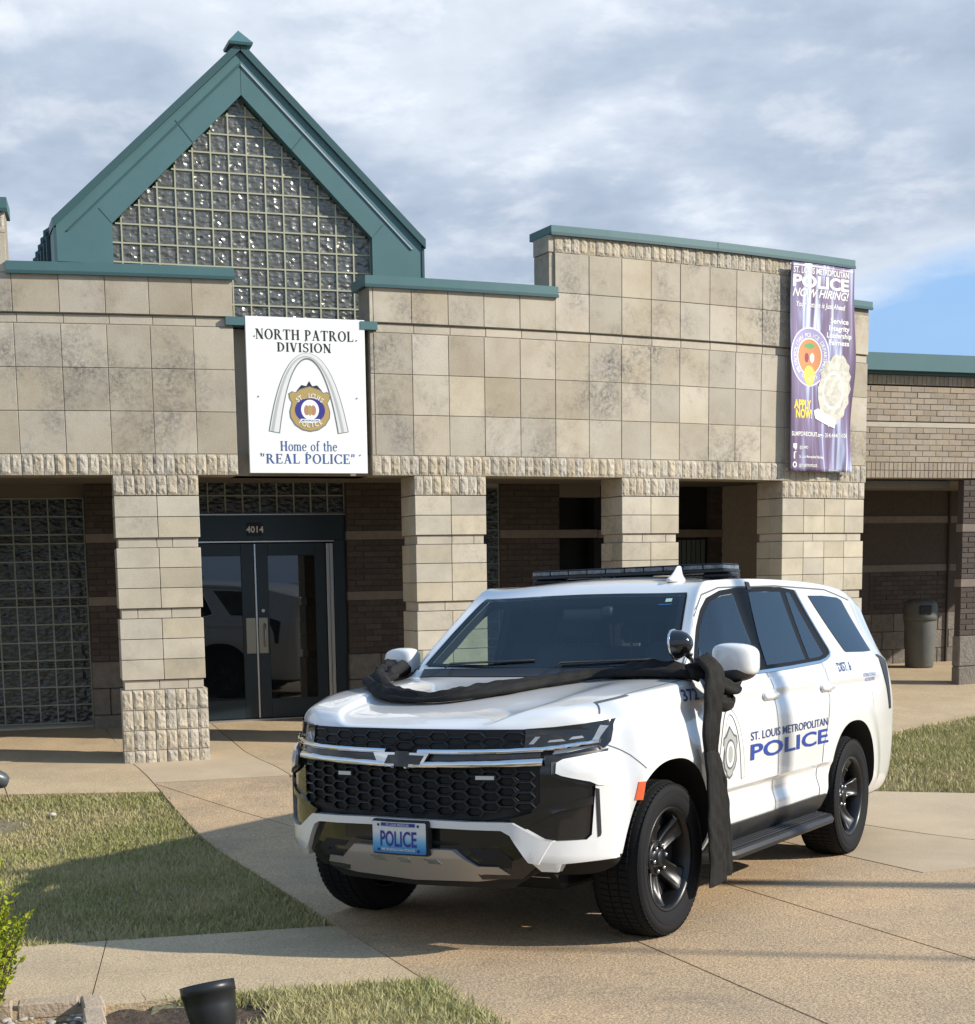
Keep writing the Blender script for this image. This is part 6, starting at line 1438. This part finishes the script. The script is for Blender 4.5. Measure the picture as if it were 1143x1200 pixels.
# ---- running boards
for s_ in (1, -1):
    bm = bmesh.new(); prof = [(.86, .30), (1.02, .285), (1.075, .30), (1.085, .325), (1.07, .345), (1.03, .352), (.99, .350), (.93, .362), (.86, .37)]
    xs_ = [-.56, -.66, -.72, -2.42, -2.50, -2.58]; sc_ = [0.3, .85, 1, 1, .85, .3]; rg_ = []
    for x_, k_ in zip(xs_, sc_): rg_.append([bm.verts.new((x_, s_ * (.86 + (y_ - .86) * k_), z_)) for y_, z_ in prof])
    for i in range(len(rg_) - 1):
        for j in range(len(prof)): bm.faces.new((rg_[i][j], rg_[i][(j + 1) % len(prof)], rg_[i + 1][(j + 1) % len(prof)], rg_[i + 1][j]))
    bm.faces.new(rg_[0]); bm.faces.new(list(reversed(rg_[-1]))); bmesh.ops.recalc_face_normals(bm, faces=bm.faces[:])
    rb = from_bm(bm, 'running_board', P['sill'], car, True)
    try: rb.data.set_sharp_from_angle(angle=math.radians(40))
    except Exception: pass
    for k in range(4):
        bm = bmesh.new(); box_bm(bm, -2.40, -.74, s_ * (.95 + k * .028) - .004, s_ * (.95 + k * .028) + .004, .352, .362, .002); from_bm(bm, 'tread_rib', P['matte'], rb)
# ---- mirrors
def loft(name, rings, mt, parent, sub=2):
    bm = bmesh.new(); R_ = [[bm.verts.new(p_) for p_ in r_] for r_ in rings]; n = len(R_[0])
    for i in range(len(R_) - 1):
        for j in range(n): bm.faces.new((R_[i][j], R_[i][(j + 1) % n], R_[i + 1][(j + 1) % n], R_[i + 1][j]))
    bm.faces.new(list(reversed(R_[0]))); bm.faces.new(R_[-1]); bmesh.ops.recalc_face_normals(bm, faces=bm.faces[:])
    o = from_bm(bm, name, mt, parent, True)
    if sub: m__ = o.modifiers.new('s', 'SUBSURF'); m__.levels = sub; m__.render_levels = sub
    return o
for s_ in (1, -1):
    mr_ = bpy.data.objects.new('mirror', None); link(mr_, car); mr_.matrix_parent_inverse = Matrix.Identity(4)
    def rr_(y, cxm, cz, wx, hz, sq=1.0):
        return [(cxm + wx * math.copysign(abs(math.cos(a)) ** .55, math.cos(a)), s_ * y, cz + hz * math.copysign(abs(math.sin(a)) ** .55, math.sin(a))) for a in [2 * math.pi * k / 16 for k in range(16)]]
    loft('mirror_cap', [rr_(.975, -.66, 1.405, .04, .06), rr_(.985, -.66, 1.405, .07, .088), rr_(1.05, -.66, 1.407, .085, .098), rr_(1.15, -.675, 1.407, .083, .090), rr_(1.195, -.69, 1.400, .068, .075), rr_(1.21, -.70, 1.395, .04, .05)], P['paint'], mr_)
    loft('mirror_lower', [rr_(.97, -.66, 1.325, .04, .03), rr_(.985, -.66, 1.322, .074, .036), rr_(1.07, -.66, 1.322, .087, .040), rr_(1.15, -.68, 1.34, .084, .05), rr_(1.20, -.70, 1.375, .05, .05)], P['matte'], mr_)
    bm = bmesh.new(); box_bm(bm, -.752, -.745, min(s_ * .985, s_ * 1.18), max(s_ * .985, s_ * 1.18), 1.325, 1.485, .002); from_bm(bm, 'mirror_glass', P['glass'], mr_)
    loft('mirror_arm', [rr_(.90, -.62, 1.315, .055, .026), rr_(.98, -.64, 1.308, .05, .026), rr_(1.04, -.655, 1.308, .045, .026)], P['matte'], mr_, 1)
# ---- roof light bar
lbz = 1.945; lbx = -1.72
lbo = bpy.data.objects.new('light_bar', None); link(lbo, car); lbo.matrix_parent_inverse = Matrix.Identity(4)
def lb_box(name, x0, x1, y0, y1, z0, z1, mt, bev=.004, par=None):
    bm = bmesh.new(); box_bm(bm, x0, x1, y0, y1, z0, z1, bev); return from_bm(bm, name, mt, par or lbo)
lb_box('housing_base', lbx - .14, lbx + .14, -.665, .665, lbz - .028, lbz - .010, P['matte'])
lb_box('housing_top', lbx - .135, lbx + .135, -.655, .655, lbz + .018, lbz + .026, P['matte'], .005)
for k in range(10):
    y0 = -.66 + k * .132; lb_box('lens_module', lbx - .138, lbx + .138, y0 + .003, y0 + .129, lbz - .009, lbz + .017, P['lb'], .004)
for s_ in (1, -1):
    lb_box('foot', lbx - .08, lbx + .08, min(s_ * .50, s_ * .69), max(s_ * .50, s_ * .69), lbz - .062, lbz - .029, P['matte'], .01)
    bm = bmesh.new(); pts = [proj_side(lbx, z_, s_, .006) for z_ in (1.80, 1.83)] ; a = proj_side(lbx, 1.805, s_, .008); b = proj_side(lbx, 1.85, s_, .008); c_ = Vector((lbx, s_ * .665, 1.90)); d_ = Vector((lbx, s_ * .66, 1.93))
    vv = []
    for p_ in (a, b, c_, d_): vv += [bm.verts.new(p_ + Vector((.03, 0, 0))), bm.verts.new(p_ - Vector((.03, 0, 0)))]
    for i in range(3): bm.faces.new((vv[2 * i], vv[2 * i + 1], vv[2 * i + 3], vv[2 * i + 2]))
    so = from_bm(bm, 'strap', P['matte'], lbo); so.modifiers.new('s', 'SOLIDIFY').thickness = .006
lb_box('centre_mount', lbx - .10, lbx + .10, -.12, .10, 1.905, lbz - .029, P['under'], .01)
bm = bmesh.new(); tube(bm, [(lbx + .10, -.18, lbz - .03), (lbx + .11, -.15, lbz - .055), (lbx + .11, -.10, lbz - .05), (lbx + .10, -.08, lbz - .03)], .004, 6); from_bm(bm, 'cable', P['led'], lbo)
# antenna fin
q = proj_top(-1.22, .50, 1, 0)
an_ = loft('antenna_fin', [[(q.x + dx_ * w_ + sh_, q.y + dy_ * ww, q.z + h_) for dx_, dy_ in ((1, 0), (.5, .8), (-.5, 1), (-1, .6), (-1, -.6), (-.5, -1), (.5, -.8))] for (w_, ww, h_, sh_) in ((.13, .05, -.01, 0), (.12, .044, .018, 0), (.07, .022, .034, -.03), (.04, .010, .084, -.06), (.02, .005, .094, -.065))], P['paint'], car, 1)
# spotlight on the driver's pillar
sp0 = Vector((-.50, .955, 1.455)); sdir = Vector((.72, .35, -.10)).normalized()
spo = bpy.data.objects.new('pillar_spotlight', None); link(spo, car); spo.matrix_parent_inverse = Matrix.Identity(4)
qm = Vector((-.02, -.93, -.12)).normalized().to_track_quat('Z', 'Y').to_matrix().to_4x4(); qm.translation = Vector((-.42, .86, 1.50))
bm = bmesh.new(); lathe(bm, [(.001, -.085), (.03, -.08), (.055, -.06), (.072, -.03), (.079, 0.0), (.080, .01)], 32, 'Z'); from_bm(bm, 'lamp_shell', P['gloss'], spo, True, qm)
bm = bmesh.new(); lathe(bm, [(.079, .008), (.085, .009), (.086, .018), (.080, .020)], 32, 'Z'); from_bm(bm, 'chrome_ring', P['chrome'], spo, True, qm)
bm = bmesh.new(); lathe(bm, [(.079, .016), (.04, .024), (.001, .027)], 32, 'Z'); from_bm(bm, 'lamp_lens', P['lens'], spo, True, qm)
bm = bmesh.new(); tube(bm, [(-.44, .885, 1.455), (-.475, .91, 1.425), (-.52, .905, 1.405)], .012, 8); tube(bm, [(-.445, .86, 1.47), (-.46, .93, 1.44)], .010, 8); from_bm(bm, 'bracket', P['matte'], spo, True)

# ---- lettering on the side
def side_text(txt, x0, x1, z0, h, mt, bold=.012, s_=1, off=.003, name='side_lettering', slant=0.0, vf=None):
    vf = vf or text_mesh_2d(txt, h, bold); xs = [p_[0] for p_ in vf[0]]; k = abs(x1 - x0) / (max(xs) - min(xs)); mn = min(xs)
    bm = bmesh.new(); vs_ = [bm.verts.new(((p_[0] - mn) * k, p_[1], 0)) for p_ in vf[0]]
    for q_ in vf[1]:
        try: bm.faces.new([vs_[i] for i in q_])
        except ValueError: pass
    for ax in (0, 1):
        hi_ = max(v_.co[ax] for v_ in bm.verts); k2 = .02
        while k2 < hi_:
            c_ = [0, 0, 0]; n_ = [0, 0, 0]; c_[ax] = k2; n_[ax] = 1
            bmesh.ops.bisect_plane(bm, geom=bm.verts[:] + bm.edges[:] + bm.faces[:], plane_co=c_, plane_no=n_); k2 += .02
    for v_ in bm.verts:
        x = x0 + (v_.co.x if x1 > x0 else -v_.co.x); z = z0 + v_.co.y + slant * v_.co.x
        v_.co = proj_side(x, z, s_, off)
    bmesh.ops.recalc_face_normals(bm, faces=bm.faces[:]); return from_bm(bm, name, mt, car)
side_text('POLICE', -1.115, -2.512, .818, .092, P['blue'], .022); side_text('ST. LOUIS METROPOLITAN', -1.12, -2.51, .930, .050, P['navyv'], .012)
side_text('DIST. 6', -2.89, -3.16, 1.262, .062, P['navyv'], .01); side_text('INTERNATIONALLY', -3.38, -3.70, 1.208, .024, P['blue'], .005); side_text('ACCREDITED', -3.42, -3.66, 1.176, .024, P['blue'], .005)
side_text('372', -.225, -.43, 1.205, .062, P['navyv'], .015)
for s_ in (-1,):
    side_text('POLICE', -2.512, -1.115, .818, .092, P['blue'], .022, s_); side_text('ST. LOUIS METROPOLITAN', -2.51, -1.12, .930, .050, P['navyv'], .012, s_)
def sdecal(name, pts, mt, off, s_=1): return patch(name, pts, mt, proj_side, s_, off, 0, .06)
def sarch(cx_, zb, w, h, t0, t1, mt, off, name):
    o_, i_ = arch_outline(cx_, zb, w, h, t0, t1, 32); v, f = ribbon2(o_, i_); add(name, mesh_of(name, [proj_side(a, b, 1, off) for a, b in v], f, mt), car)
sarch(-.825, .725, .185, .39, .040, .062, P['grvd'], .0016, 'arch_decal_outline'); sarch(-.825, .728, .185, .385, .026, .048, P['grvl'], .0022, 'arch_decal')
sb = [(x * .52, z * .62) for x, z in shield]; bcx, bcz = -.80, .878
sdecal('badge_decal', [(bcx + x * 1.0, bcz + z) for x, z in [(-.11, .06), (-.10, .10), (-.06, .11), (-.03, .135), (0, .16), (.03, .135), (.06, .11), (.10, .10), (.11, .06), (.09, .02), (.10, -.04), (.08, -.08), (.05, -.10), (.04, -.125), (0, -.14), (-.04, -.125), (-.05, -.10), (-.08, -.08), (-.10, -.04), (-.09, .02)]], P['grvd'], .0022)
sdecal('badge_decal', [(bcx + x * .86, bcz + z * .9) for x, z in [(-.11, .06), (-.10, .10), (-.06, .11), (-.03, .135), (0, .16), (.03, .135), (.06, .11), (.10, .10), (.11, .06), (.09, .02), (.10, -.04), (.08, -.08), (.05, -.10), (.04, -.125), (0, -.14), (-.04, -.125), (-.05, -.10), (-.08, -.08), (-.10, -.04), (-.09, .02)]], P['grv'], .0026)
sdecal('badge_decal', circ(bcx, bcz, .072, .085, 28), P['grvd'], .003); sdecal('badge_decal', circ(bcx, bcz, .060, .073, 28), P['grvl'], .0034); sdecal('badge_decal', circ(bcx, bcz, .035, .05, 20), P['grv'], .0038)
sdecal('rear_mark', [(-3.548, 1.11), (-3.575, 1.11), (-3.59, .99), (-3.563, .99)], P['grvl'], .002)

# ------------------------------------------------------------------ mourning cloth
mc = empty('mourning_cloth', 'long black cloth band draped from mirror to mirror across the white hood', 'cloth')
mc.matrix_world = cmw
def cloth_band(name, pts, wd, th, nrm, seed, fold=3.0, seg=14):
    """pts: centre line on the surface, wd: widths, th: thickness, nrm: surface normal per point"""
    r = np.random.default_rng(seed); P3 = [Vector(p_) for p_ in pts]
    # resample with Catmull-Rom
    Q, Wd, Th, Nn = [], [], [], []
    for i in range(len(P3) - 1):
        p0, p1, p2, p3 = P3[max(i - 1, 0)], P3[i], P3[i + 1], P3[min(i + 2, len(P3) - 1)]; m = max(3, int((p2 - p1).length / .014))
        for k in range(m):
            t = k / m; Q.append(.5 * ((2 * p1) + (p2 - p0) * t + (2 * p0 - 5 * p1 + 4 * p2 - p3) * t * t + (3 * p1 - p0 - 3 * p2 + p3) * t ** 3))
            Wd.append(wd[i] * (1 - t) + wd[i + 1] * t); Th.append(th[i] * (1 - t) + th[i + 1] * t); Nn.append((Vector(nrm[i]) * (1 - t) + Vector(nrm[i + 1]) * t).normalized())
    Q.append(P3[-1]); Wd.append(wd[-1]); Th.append(th[-1]); Nn.append(Vector(nrm[-1]))
    n = len(Q); v = []; ph = r.uniform(0, 6.28, 6); seg = 28
    for i in range(n):
        d = (Q[min(i + 1, n - 1)] - Q[max(i - 1, 0)]).normalized(); nn_ = Nn[i]; sd = d.cross(nn_).normalized(); nn_ = sd.cross(d); s = i * .014
        tw = .35 * math.sin(s * 3.1 + ph[0])
        for k in range(seg):
            a = 2 * math.pi * k / seg; u = math.cos(a); w = math.sin(a)
            rip = (.26 * math.sin(u * 5 * fold / 3 + s * 6 + ph[1]) + .20 * math.sin(u * 11 + s * 4 - ph[2]) + .10 * math.sin(s * 55 + u * 7 + ph[3]) * math.sin(s * 6 + ph[4])) * (1 if w > 0 else .3)
            hw = Wd[i] / 2 * (1 + .07 * math.sin(s * 17 + ph[5]) + .04 * math.sin(s * 41))
            v.append(Q[i] + sd * (u * hw) + nn_ * (Th[i] * (.5 + .5 * w * (1 + rip * 1.3)) + Th[i] * rip * .45 * (1 - u * u)))
    f = [(i * seg + k, i * seg + (k + 1) % seg, (i + 1) * seg + (k + 1) % seg, (i + 1) * seg + k) for i in range(n - 1) for k in range(seg)]
    f += [tuple(range(seg))[::-1], tuple((n - 1) * seg + k for k in range(seg))]
    return add(name, mesh_of(name, v, f, P['cloth'], True), mc)
CPX = [(-.20, -.885), (-.04, -.84), (.14, -.72), (.32, -.55), (.41, -.36), (.44, -.17), (.38, -.02), (.20, .12), (-.08, .25), (-.28, .38), (-.35, .50), (-.36, .62), (-.37, .75), (-.40, .87), (-.46, .925)]
hp = [proj_top(x, y, 1, .004) for x, y in CPX]
hn = []
for x, y in CPX:
    h = cast((x, y, 2.6), (0, 0, -1)); hn.append(h[1] if h[1].z > 0 else -h[1])
cloth_band('hood_band', hp, [0.159, 0.159, 0.146, 0.146, 0.152, 0.122, 0.159, 0.146, 0.134, 0.134, 0.134, 0.159, 0.165, 0.159, 0.146], [0.067, 0.067, 0.059, 0.057, 0.055, 0.04, 0.055, 0.049, 0.046, 0.051, 0.044, 0.059, 0.063, 0.059, 0.048], hn, 3)
# driver side: wrap, knot and hanging tails
out_ = (0, 1, 0)
cloth_band('hanging_tail', [(-0.34, 1.01, 1.42), (-0.345, 1.06, 1.35), (-0.32, 1.07, 1.25), (-0.305, 1.07, 1.14), (-0.3, 1.065, 1.03), (-0.32, 1.06, 0.935)], [.11, .15, .17, .17, .17, .10], [.04, .06, .06, .055, .055, .05], [out_] * 6, 11, 8)
cloth_band('hanging_tail', [(-0.315, 1.06, 0.945), (-0.32, 1.075, 0.85), (-0.325, 1.085, 0.7), (-0.335, 1.09, 0.5), (-0.34, 1.095, 0.33), (-0.345, 1.1, 0.225)], [.10, .16, .19, .20, .21, .23], [.05, .05, .045, .045, .04, .03], [out_] * 6, 12, 8)
cloth_band('hanging_tail', [(-0.37, 1.05, 0.94), (-0.41, 1.065, 0.82), (-0.46, 1.07, 0.65), (-0.49, 1.075, 0.45), (-0.52, 1.075, 0.24)], [.06, .12, .15, .17, .20], [.04, .04, .04, .035, .03], [out_] * 5, 13, 5)
cloth_band('mirror_wrap', [(-.36, .95, 1.335), (-.40, 1.0, 1.345), (-.43, 1.04, 1.355), (-.43, 1.06, 1.31), (-.42, 1.06, 1.22)], [.13, .12, .11, .12, .11], [.05, .05, .045, .045, .04], [(0, .5, .8), (0, .8, .5), (.2, .9, .3), out_, out_], 14, 5)
cloth_band('mirror_wrap', [(-.44, 1.05, 1.28), (-.55, 1.08, 1.235), (-.66, 1.08, 1.235), (-.70, 1.02, 1.26), (-.64, .98, 1.28)], [.08, .08, .075, .07, .06], [.06, .06, .055, .05, .04], [(0, .6, .8)] * 5, 15, 4)
cloth_band('mirror_wrap', [(-.43, 1.04, 1.17), (-.52, 1.055, 1.145), (-.60, 1.05, 1.16), (-.60, .99, 1.21)], [.08, .09, .085, .06], [.07, .07, .065, .05], [(0, .6, .8)] * 4, 16, 4)
# passenger side wrap round the mirror arm
cloth_band('mirror_wrap', [(-.16, -.88, 1.30), (-.36, -.94, 1.325), (-.50, -1.00, 1.335), (-.62, -1.02, 1.315), (-.66, -.98, 1.28)], [.15, .15, .14, .12, .09], [.08, .085, .08, .08, .06], [(0, -.4, .9)] * 5, 17, 4)
